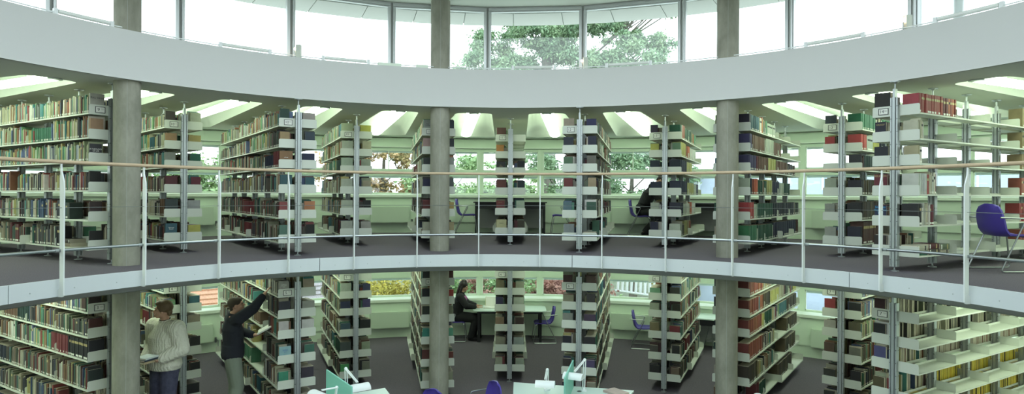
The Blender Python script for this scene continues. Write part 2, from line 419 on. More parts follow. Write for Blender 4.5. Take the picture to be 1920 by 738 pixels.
# concrete columns, one per storey
CT = [BASE - 0.05 - 56.25 + 45 * k for k in range(8)]
CN = ['left', 'middle', 'right']
def column(z0, z1, th, lab):
    mb = MB(); r = 0.158; N = 40; zs = [z0 + (z1 - z0) * i / 6 for i in range(7)]
    vs = [(r * cos(2 * pi * i / N) * (1 + 0.004 * sin(9 * z + i)), r * sin(2 * pi * i / N), z) for z in zs for i in range(N)]
    fs = [(j * N + i, j * N + (i + 1) % N, (j + 1) * N + (i + 1) % N, (j + 1) * N + i) for j in range(6) for i in range(N)] + [tuple(range(N))[::-1], tuple(range(6 * N, 7 * N))]
    mb.add(vs, fs)
    o = mb.build('concrete_column', M_CONC, None, True); o.location = pol(th, R_COL)
    seam = MB().box(-r - 0.001, -r + 0.01, -0.0015, 0.0015, z0, z1)
    seam.build('formwork_seam', M_SOFFIT, o, rot=(0, 0, pi / 2 + math.atan2(-CAMP.x + o.location.x, -CAMP.y + o.location.y) * -1))
    tag(o, lab, 'column', 'round concrete columns around the void')
for i, th in enumerate(CT):
    for z0, z1, fl in ((LOW, -0.2705, 'lower floor'), (0.0, Z_CEIL, 'upper floor'), (2.72, Z_ROOF, 'top gallery')):
        if i < 3: lab = f'{CN[i]} round grey concrete column on the {fl}'
        else: lab = f'round concrete column on the {fl}, number {["one","two","three","four","five"][i-3]} behind the viewer'
        column(z0, z1, th, lab)
# clerestory: polygon of 24 facets, mullions at -2.85 + 15 k
R_CL = 6.17
CL0 = -2.85
hw = R_CL * math.tan(rad(7.5))
Rp = R_CL * cos(rad(7.5)); hwp = R_CL * sin(rad(7.5))
fr = MB(); fr.box(Rp - 0.04, Rp + 0.03, -hwp + 0.05, hwp - 0.05, 4.0, 4.08); fr.box(Rp - 0.06, Rp - 0.035, -hwp + 0.03, hwp - 0.03, 4.02, 4.045); fr.box(Rp - 0.04, Rp + 0.03, -hwp + 0.05, hwp - 0.05, 2.72, 2.80)
gl = MB().box(Rp, Rp + 0.008, -hwp + 0.03, hwp - 0.03, 2.8, 4.0)
ml = MB()
ml.box(-0.05, 0.05, -0.062, -0.018, 2.72, 4.08); ml.box(-0.05, 0.05, 0.018, 0.062, 2.72, 4.08); ml.mi = 1; ml.box(-0.03, 0.03, -0.018, 0.018, 2.72, 4.08)
ml.mi = 0; ml.tube([(-0.07, -0.03, 2.72), (-0.07, -0.03, 4.0)], 0.018)
FRM, GLM, MLM = fr.mesh('head_frame', M_ALUWIN), gl.mesh('pane', M_GLASS), ml.mesh('mullion', [M_ALUWIN, M_SOFFIT])
for k in range(24):
    th = CL0 + 7.5 + 15 * k; n += 1
    o = obj(f'window_{n}', FRM, None, None, (0, 0, rz_of(th))); o['kind'] = 'structure'; obj('pane', GLM, o)
    th2 = CL0 + 15 * k; m = obj('mullion', MLM, o, None, None); m.matrix_local = (Matrix.Rotation(rz_of(th), 4, 'Z').inverted() @ Matrix.Translation(pol(th2, R_CL)) @ Matrix.Rotation(rz_of(th2), 4, 'Z'))
# roof slab, unseen round rooflight added to light the void, eaves outside the clerestory
struct('ceiling', MB().ring([(4.0, Z_ROOF), (6.35, Z_ROOF), (6.35, 4.4), (4.0, 4.4)]), M_CEIL)
struct('window_200', MB().ring([(0.02, 4.3), (4.0, 4.3), (4.0, 4.31), (0.02, 4.31)]), M_GLASS)
ev = MB()
for k in range(48):
    a = 7.5 * k + 1.2; ev.ring([(6.28, 4.02), (6.95, 3.985), (6.97, 4.1), (6.28, 4.12)], a + 0.06, a + 7.44, 7.38)
ev.mi = 1; ev.ring([(6.3, 4.04), (6.9, 4.01), (6.9, 4.2), (6.3, 4.2)])
struct('trim_7', ev, [M_EAVE, M_SOFFIT])
# gallery rail, tube lights, boxes and small halogen lamps standing on the parapet
gr = empty('gallery_handrail', (0, 0, 0)); tag(gr, 'thin white rail on little posts along the top of the white parapet', 'rail')
MB().ring([(5.76 + 0.008 * cos(a * pi / 3), 2.985 + 0.008 * sin(a * pi / 3)) for a in range(6)], -95, 95, 1.5).build('rail', M_WHITE, gr, True)
PM = MB().cyl(0, 0, Z_FTOP, 2.985, 0.006, 8).mesh('post', M_WHITE)
for i in range(26): obj('post', PM, gr, pol(-88 + 7.1 * i, 5.76))
def arc_tube(name, a0, a1, r, z, rad_, m, parent=None, n=8):
    return MB().tube([pol(a0 + (a1 - a0) * i / n, r, z) for i in range(n + 1)], rad_, 10).build(name, m, parent, True)
for a0, a1, lb in ((-64.5, -58, 'far left end of the parapet'), (-44.0, -37.0, 'parapet left of the left halogen lamp'), (-29.1, -22.1, 'parapet between the left lamp and middle column'),
                   (1.2, 8.0, 'parapet left of the middle halogen lamp'), (16.3, 23.2, 'parapet right of the middle halogen lamp'), (45.7, 53.1, 'parapet left of the right halogen lamp'), (61.6, 68.7, 'parapet right of the right halogen lamp')):
    e = empty('tube_light', (0, 0, 0)); tag(e, f'slim white tube light fitting along the {lb}', 'light fitting', 'tube lights along the parapet')
    arc_tube('tube', a0 + 0.3, a1 - 0.3, 5.74, 3.0, 0.022, M_TUBE, e)
    for a in (a0, a1):
        p = pol(a, 5.74, 0); MB().box(-0.02, 0.02, -0.02, 0.02, Z_FTOP, 3.025).build('end_bracket', M_WHITE, e, False, p, (0, 0, rz_of(a)))
for a0, a1, lb in ((-20.6, -16.9, 'wide'), (-14.5, -12.6, 'narrow')):
    o = MB().ring([(5.72, Z_FTOP), (5.72, 3.0), (5.80, 3.0), (5.80, Z_FTOP)], a0, a1, 1).build('box', M_PALE); tag(o, f'{lb} white box on the parapet left of the middle column', 'box')
for th, lb in ((-33.2, 'left'), (12.35, 'middle'), (57.7, 'right')):
    e = empty('halogen_lamp', pol(th, 5.78, Z_FTOP)); tag(e, f'{lb} tiny glowing halogen lamp on a stem above the parapet', 'lamp', 'halogen lamps on the parapet')
    MB().cyl(0, 0, 0, 0.115, 0.009, 8).cyl(0, 0, 0.0, 0.01, 0.025, 10).build('stem', M_ALU, e)
    MB().box(0.02, 0.09, -0.035, 0.035, 0.0, 0.20).build('fitting', M_SHELF, e)
    MB().ball((0, 0, 0.145), 0.02).build('bulb', M_BULB, e, True)
o = MB().tube([(0, 0, 2.72), (0.1, 0.12, 4.02)], 0.07, 16).build('downpipe', M_ALUWIN, None, True, pol(60.0, 6.6)); tag(o, 'thick slanting grey pipe outside the upper right window', 'pipe')

# ================================================================== GUARD RAIL of the void
gd = empty('guard_rail', (0, 0, 0)); tag(gd, 'curved guard rail with timber handrail and white steel posts around the void', 'railing')
MB().ring([(4.962 + 0.021 * cos(a * pi / 5), 1.232 + 0.021 * sin(a * pi / 5)) for a in range(10)], -112, 112, 1.5).build('handrail', M_WOOD, gd, True)
MB().ring([(4.985 + 0.016 * cos(a * pi / 4), 0.31 + 0.016 * sin(a * pi / 4)) for a in range(8)], -112, 112, 1.5).build('lower_rail', M_CHROME, gd, True)
MB().ring([(4.945 + 0.003 * cos(a * pi / 2), 0.755 + 0.003 * sin(a * pi / 2)) for a in range(4)], -112, 112, 1.5).build('wire', M_CHROME, gd, True)
prof = [(4.955, 1.225), (4.973, 1.225), (4.973, 1.17), (4.968, 1.10), (4.975, 1.06), (4.975, -0.075), (4.98, -0.09), (4.999, -0.098), (4.999, -0.175), (4.94, -0.175), (4.925, -0.17), (4.917, -0.155), (4.913, 0.95), (4.918, 1.03), (4.95, 1.13), (4.955, 1.18)]
PO = MB().prism(prof, -0.007, 0.007, axis='y').mesh('post', M_WHITE)   # x = radius, z = height
CL = MB().tube([(4.985, -0.05, 0.31), (4.985, 0.05, 0.31)], 0.02, 10); CL.box(4.95, 4.99, -0.012, 0.012, 0.295, 0.325)
CLM = CL.mesh('rail_clamp', M_ALU, True)
for i in range(22):
    th = 0.751 + (i - 10.5) * 10.747
    if abs(th) > 112: continue
    p = obj('post', PO, gd, None, (0, 0, rz_of(th))); obj('rail_clamp', CLM, p)
# ================================================================== SHELVING UNITS
LEVELS = [0.20, 0.565, 0.94, 1.31, 1.61, 1.92]
UNITS = [  # k, bearing, first mast radius, pitch, bays, upper number, lower number, name
    (-5, -55.9, 6.13, 0.93, 5, '9', '3', 'leftmost'),
    (-4, -44.1, 7.12, 0.97, 3, '10', '4', 'second from the left'),
    (-3, -32.95, 5.66, 0.92, 5, '10', '5', 'third from the left'),
    (-2, -21.6, 7.12, 0.97, 3, '10', '5', 'fourth from the left'),
    (-1, -10.45, 6.13, 0.97, 4, '11', '6', 'behind the middle column'),
    (0, 0.85, 7.12, 0.97, 3, '11', '6', 'middle'),
    (1, 12.15, 5.66, 0.92, 5, '12', '6', 'right of middle'),
    (2, 23.2, 7.12, 0.97, 3, '13', '6', 'beside the seated reader'),
    (3, 34.3, 6.13, 0.97, 4, '', '', 'behind the right column'),
    (4, 45.7, 7.12, 0.97, 3, '13', '7', 'second from the right'),
    (5, 57.3, 5.66, 0.94, 5, '14', '7', 'rightmost')]
def shelf_mesh(L, depth):
    mb = MB(); y0 = 0.05
    mb.box(0.002, L - 0.002, y0, y0 + depth, 0.0, 0.004)
    mb.add([(0.002, y0 + depth - 0.003, -0.014), (L - 0.002, y0 + depth - 0.003, -0.014), (L - 0.002, y0 + depth + 0.001, -0.014), (0.002, y0 + depth + 0.001, -0.014),
            (0.002, y0 + depth - 0.003, 0.004), (L - 0.002, y0 + depth - 0.003, 0.004), (L - 0.002, y0 + depth + 0.001, 0.004), (0.002, y0 + depth + 0.001, 0.004)],
           [(0, 3, 2, 1), (4, 5, 6, 7), (0, 1, 5, 4), (1, 2, 6, 5), (2, 3, 7, 6), (3, 0, 4, 7)])
    mb.box(0.002, L - 0.002, y0, y0 + 0.004, 0.004, 0.03)
    return mb.mesh('shelf', M_SHELF)
def bracket_mesh(depth):
    y0 = 0.038; y1 = 0.05 + depth; c = 0.018; h = 0.115
    return MB().prism([(y0, -0.014), (y1 - 0.004, -0.014), (y1, -0.010), (y1, h - c), (y1 - c * 0.3, h - c * 0.3), (y1 - c, h), (y0, h)], 0.0, 0.0025, axis='x').mesh('end_bracket', M_SHELF)
MESHC = {}
def cached(key, fn):
    if key not in MESHC: MESHC[key] = fn()
    return MESHC[key]
def mast_mesh(front):
    mb = MB(); z0, z1 = 0.055, 2.13
    mb.prism([(-0.012, -0.016), (-0.012, -0.010), (0.0, -0.010), (0.0, -0.028), (-0.012, -0.028), (-0.012, -0.044), (0.05, -0.044), (0.05, -0.028), (0.04, -0.028), (0.04, -0.012), (0.052, -0.012),
              (0.052, 0.012), (0.04, 0.012), (0.04, 0.028), (0.05, 0.028), (0.05, 0.044), (-0.012, 0.044), (-0.012, 0.028), (0.0, 0.028), (0.0, 0.010), (-0.012, 0.010), (-0.012, 0.016), (-0.018, 0.016), (-0.018, -0.016)], z0, z1)
    mb.box(-0.016, 0.045, -0.013, 0.013, z1, 2.235)
    mb.mi = 1
    for i in range(13):
        z = 0.14 + 0.157 * i
        for y in (-0.036, 0.036): mb.box(-0.0128, -0.0119, y - 0.0035, y + 0.0035, z - 0.005, z + 0.005)
        if front is False:
            for x in (0.0, 0.038):
                mb.box(x - 0.004, x + 0.004, 0.0438, 0.0446, z - 0.005, z + 0.005); mb.box(x - 0.004, x + 0.004, -0.0446, -0.0438, z - 0.005, z + 0.005)
    return mb.mesh('mast', [M_ALU, M_DARK])
MAST = mast_mesh(False)
FOOT = MB().cyl(0.017, 0, 0.0, 0.008, 0.052, 20).cyl(0.017, 0, 0.008, 0.022, 0.03, 16, 0.012).cyl(0.017, 0, 0.02, 0.06, 0.010, 10).mesh('foot', M_ALU, True)
HEADD = {h: MB().cyl(0.017, 0, 2.235, h - 0.012, 0.009, 10).cyl(0.017, 0, h - 0.03, h - 0.012, 0.012, 12, 0.03).cyl(0.017, 0, h - 0.014, h - 0.002, 0.058, 20).mesh('ceiling_plate', M_ALU, True) for h in (Z_CEIL, STOREY - 0.27)}

# lettering that faces local -X and reads towards local -Y
TXTM = Matrix(((0, 0, -1, 0), (-1, 0, 0, 0), (0, 1, 0, 0), (0, 0, 0, 1)))
# ---- colours of book bindings (albedo)
PAL = {
 'light': [(.52,.50,.36),(.62,.60,.48),(.10,.30,.20),(.07,.28,.28),(.30,.17,.09),(.50,.42,.14),(.16,.34,.16),(.05,.05,.06),(.34,.07,.06),(.55,.48,.34),(.12,.16,.30),(.66,.66,.58),(.36,.40,.22),(.34,.14,.07),(.20,.22,.20)],
 'dark': [(.03,.03,.035),(.05,.09,.07),(.12,.03,.035),(.07,.06,.05),(.40,.37,.28),(.05,.16,.12),(.20,.12,.07),(.04,.05,.09),(.28,.25,.17),(.10,.10,.10),(.48,.46,.36),(.22,.05,.05),(.14,.17,.11)],
 'mixed': [(.42,.38,.26),(.05,.05,.055),(.10,.24,.17),(.28,.06,.06),(.58,.55,.42),(.24,.14,.08),(.06,.10,.20),(.07,.26,.24),(.14,.12,.10),(.40,.36,.12),(.26,.11,.06),(.30,.32,.22),(.04,.04,.045),(.10,.05,.05),(.63,.63,.55)],
 'vdark': [(.025,.025,.03),(.04,.06,.05),(.09,.03,.03),(.05,.04,.035),(.16,.15,.11),(.03,.04,.07),(.30,.28,.22),(.05,.10,.08)],
 'cream': [(.62,.60,.48),(.70,.68,.58),(.05,.05,.05),(.55,.50,.35),(.66,.66,.60)],
 'green': [(.07,.24,.13),(.05,.18,.11),(.09,.30,.18)], 'dgreen': [(.03,.09,.06),(.04,.12,.08),(.03,.06,.06)],
 'teal': [(.05,.16,.20),(.07,.20,.24),(.04,.13,.17)], 'navy': [(.02,.025,.06),(.03,.035,.08),(.025,.03,.05)],
 'red': [(.50,.07,.06),(.42,.05,.05)], 'sred': [(.45,.10,.08),(.40,.07,.06),(.34,.05,.05)], 'brick': [(.36,.10,.06),(.30,.07,.05),(.42,.14,.07),(.24,.05,.04)],
 'orange': [(.62,.14,.06)], 'maroon': [(.20,.03,.04),(.16,.03,.04)], 'brown': [(.17,.09,.06),(.13,.06,.05),(.21,.12,.08)], 'purple': [(.07,.06,.15),(.09,.08,.18)],
 'yellow': [(.50,.48,.14),(.56,.54,.18),(.46,.45,.16)], 'ymag': [(.78,.60,.05),(.76,.57,.04),(.74,.58,.06),(.06,.05,.03)], 'tan': [(.33,.26,.13),(.30,.24,.12),(.36,.28,.15)],
 'marble': [(.08,.06,.04),(.12,.09,.05),(.06,.05,.04)], 'pale': [(.50,.56,.44),(.46,.52,.42)], 'black': [(.02,.02,.025)], 'white': [(.72,.74,.68)]}
CN_ = [((.7,.7,.6),'white'),((.55,.5,.36),'cream'),((.03,.03,.035),'black'),((.13,.13,.12),'dark grey'),((.33,.34,.30),'grey'),((.30,.05,.05),'red'),((.18,.03,.04),'maroon'),((.50,.08,.06),'bright red'),((.6,.2,.08),'orange'),
       ((.20,.11,.07),'brown'),((.33,.26,.13),'tan'),((.5,.45,.14),'yellow'),((.07,.22,.13),'green'),((.04,.10,.07),'dark green'),((.06,.24,.24),'teal'),((.05,.13,.19),'slate blue'),((.03,.04,.09),'navy'),((.12,.16,.30),'blue'),((.09,.07,.17),'purple'),((.42,.46,.34),'pale green')]
def cname(c): return min(CN_, key=lambda q: sum((a ** .5 - b ** .5) ** 2 for a, b in zip(q[0], c)))[1]

BOOKS = []     # dict(M=matrix, w,h,d,col,label..)
def add_book(M, w, h, d, col, where, lab=True, flat=False, cover=False, title=None, pic=None):
    BOOKS.append(dict(M=M, w=w, h=h, d=d, col=col, where=where, lab=lab, flat=flat, cover=cover, title=title, pic=pic))
def jit(c, a=0.16):
    g_ = sum(c) / 3; c = tuple((x * .9 + g_ * .1) * .84 for x in c)
    f = 1 + random.uniform(-a, a); return tuple(max(0.01, min(0.9, x * f * (1 + random.uniform(-.05, .05)))) for x in c)

# end covers seen on the shelf ends, top shelf first: (floor, unit, side) -> colours (None = no book)
EC = {
 ('u',-5,'L'): [(.50,.47,.40),(.44,.27,.15),(.06,.06,.07),(.02,.02,.02),(.06,.04,.04),(.03,.03,.03)],
 ('u',-4,'L'): [(.10,.08,.07),(.42,.27,.12),(.30,.32,.28),(.12,.03,.04),(.05,.07,.07),(.06,.15,.18)],
 ('u',-4,'R'): [(.50,.52,.42),(.45,.36,.12),(.03,.14,.09),(.16,.03,.05),(.40,.42,.38),(.55,.50,.10)],
 ('u',-3,'L'): [(.03,.07,.05),(.40,.28,.13),(.28,.15,.07),(.04,.11,.13),(.28,.07,.07),(.10,.20,.15)],
 ('u',-3,'R'): [(.36,.34,.30),(.04,.06,.08),(.025,.03,.07),(.05,.14,.15),(.50,.20,.09),(.02,.02,.02)],
 ('u',-2,'L'): [(.46,.54,.38),(.50,.56,.42),(.46,.52,.40),(.50,.56,.44),(.48,.54,.42),(.48,.54,.42)],
 ('u',-2,'R'): [(.62,.60,.08),(.52,.50,.30),(.38,.44,.32),(.40,.38,.26),(.02,.02,.02),(.44,.42,.34)],
 ('u',-1,'L'): [(.42,.43,.40),(.46,.30,.28),(.04,.05,.05),(.03,.03,.08),(.14,.03,.03),(.40,.42,.30)],
 ('u',-1,'R'): [(.06,.07,.09),(.03,.04,.05),(.36,.36,.32),(.12,.13,.13),(.52,.34,.10),(.44,.34,.18)],
 ('u',0,'L'): [(.17,.08,.06),(.60,.26,.06),(.04,.04,.04),(.17,.05,.04),(.20,.04,.04),(.55,.52,.30)],
 ('u',0,'R'): [None,None,(.02,.02,.03),(.03,.04,.05),(.46,.52,.40),(.06,.05,.03)],
 ('u',1,'L'): [(.36,.30,.22),(.03,.035,.05),(.10,.20,.11),(.18,.04,.04),(.12,.20,.22),(.26,.28,.27)],
 ('u',1,'R'): [(.03,.03,.10),(.03,.03,.06),(.17,.16,.13),(.40,.30,.18),(.05,.12,.08),None],
 ('u',2,'L'): [(.03,.02,.05),(.55,.52,.10),(.02,.03,.05),(.02,.03,.06),(.46,.52,.42),(.03,.03,.06)],
 ('u',2,'R'): [(.02,.10,.06),(.16,.27,.17),(.02,.025,.045),(.025,.03,.06),(.03,.03,.05),(.48,.54,.42)],
 ('u',3,'R'): [(.025,.02,.045),(.05,.045,.12),(.04,.035,.09),(.40,.46,.34),(.42,.05,.05),(.05,.20,.08)],
 ('u',4,'L'): [(.03,.04,.06),(.42,.05,.05),None,(.44,.50,.38),(.36,.38,.32),(.40,.44,.36)],
 ('u',4,'R'): [(.02,.14,.07),(.46,.05,.05),(.04,.04,.05),(.03,.03,.04),(.03,.03,.03),(.03,.03,.05)],
 ('u',5,'L'): [(.025,.022,.02),(.03,.03,.05),(.03,.03,.04),(.17,.03,.04),(.035,.04,.09),(.05,.04,.035)],
 ('u',5,'R'): [(.40,.05,.06),(.60,.56,.42),(.45,.38,.22),(.62,.60,.52),(.03,.03,.03),None],
 ('l',-3,'L'): [(.46,.44,.40),(.04,.04,.06),(.60,.60,.55),(.30,.48,.56),(.05,.30,.18),(.1,.1,.1)],
 ('l',-3,'R'): [(.42,.38,.26),(.36,.34,.30),(.62,.64,.60),(.06,.18,.13),(.06,.05,.07),(.4,.36,.26)],
 ('l',-2,'L'): [(.24,.04,.05),(.50,.56,.42),(.04,.05,.10),(.06,.12,.15),(.08,.10,.09),(.08,.38,.12)],
 ('l',-2,'R'): [(.06,.22,.18),(.05,.06,.13),(.08,.06,.16),(.02,.02,.02),(.36,.40,.28),(.2,.2,.15)],
 ('l',0,'L'): [(.22,.03,.05),(.20,.16,.10),(.06,.05,.12),(.30,.20,.11),(.34,.32,.22),(.42,.40,.30)],
 ('l',0,'R'): [(.20,.20,.14),(.36,.36,.28),(.55,.60,.50),(.07,.04,.03),(.38,.42,.36),(.40,.46,.36)],
 ('l',1,'L'): [(.08,.03,.03),(.34,.30,.20),(.28,.28,.24),(.02,.02,.03),(.05,.04,.04),(.03,.03,.05)],
 ('l',1,'R'): [(.13,.07,.06),(.07,.06,.06),(.08,.05,.09),(.03,.025,.03),(.10,.07,.17),(.3,.28,.2)],
 ('l',2,'L'): [(.03,.03,.03),(.20,.40,.24),(.42,.46,.34),(.26,.20,.10),(.10,.09,.08),(.03,.03,.03)],
 ('l',2,'R'): [(.07,.07,.06),(.05,.05,.04),(.03,.03,.02),(.20,.03,.04),(.03,.03,.03),(.2,.15,.1)],
 ('l',-1,'L'): [(.04,.04,.04),(.03,.03,.04),(.04,.05,.04),(.05,.30,.22),(.13,.04,.04),(.5,.54,.42)],
 ('l',-1,'R'): [(.14,.05,.04),(.45,.05,.04),(.18,.20,.12),(.10,.36,.22),(.17,.04,.03),(.3,.3,.2)],
 ('l',3,'R'): [(.18,.04,.035),(.18,.04,.035),(.19,.04,.035),(.20,.045,.04),(.06,.045,.035),(.06,.05,.045)],
 ('l',4,'L'): [(.06,.40,.10),(.40,.05,.06),(.52,.48,.38),(.14,.09,.06),(.06,.06,.05),(.05,.05,.05)],
 ('l',4,'R'): [(.20,.17,.13),(.03,.03,.03),(.14,.12,.07),(.22,.24,.18),(.03,.03,.03),(.03,.03,.03)],
 ('l',5,'L'): [(.06,.02,.02),(.03,.03,.03),(.10,.10,.24),(.10,.08,.04),(.04,.03,.03),(.03,.03,.03)],
 ('l',-5,'L'): [(.06,.04,.035),(.10,.03,.03),(.03,.03,.035),(.03,.04,.04),(.30,.16,.14),(.03,.03,.03)],
 ('l',-4,'R'): [(.14,.04,.05),None,(.35,.32,.24),(.04,.04,.04),(.03,.03,.03),(.03,.03,.03)]}
# titles lettered on some of the end covers
TIT = {('u',-5,'L',5): ('PULL VALUE', .030, 'i', .07), ('u',-5,'L',3): ('A THEOLOGY\nOF LIFE', .024, 'w', .03), ('u',-4,'L',0): ('Bertrand\nRussell', .022, 'w', .05),
       ('u',-1,'L',5): ('Basic\nTheology', .022, 'i', .04), ('u',5,'L',2): ('RELIGION', .034, 'g', .10), ('u',5,'L',1): ('les livres\ndisponibles\n1979', .036, 'c', .06),
       ('u',5,'L',4): ('SACRED DOCTRINE\nOF THE CHURCH', .012, 'g', .08), ('u',0,'L',3): ('Film\nAmerica', .02, 'g', .03), ('u',0,'L',0): ('CINEMA', .022, 'i', .06), ('u',0,'L',1): ('HISTORY', .018, 'g', .09),
       ('l',-3,'L',5): ('LONDON\nCOLLEGE\nLAW', .018, 'w', .04), ('l',-3,'L',2): ('LEEDS\nCT', .028, 'n', .05), ('l',0,'L',5): ('THE\nSTORY', .018, 'w', .05), ('u',-3,'L',3): ('ATLAS', .02, 'w', .02)}
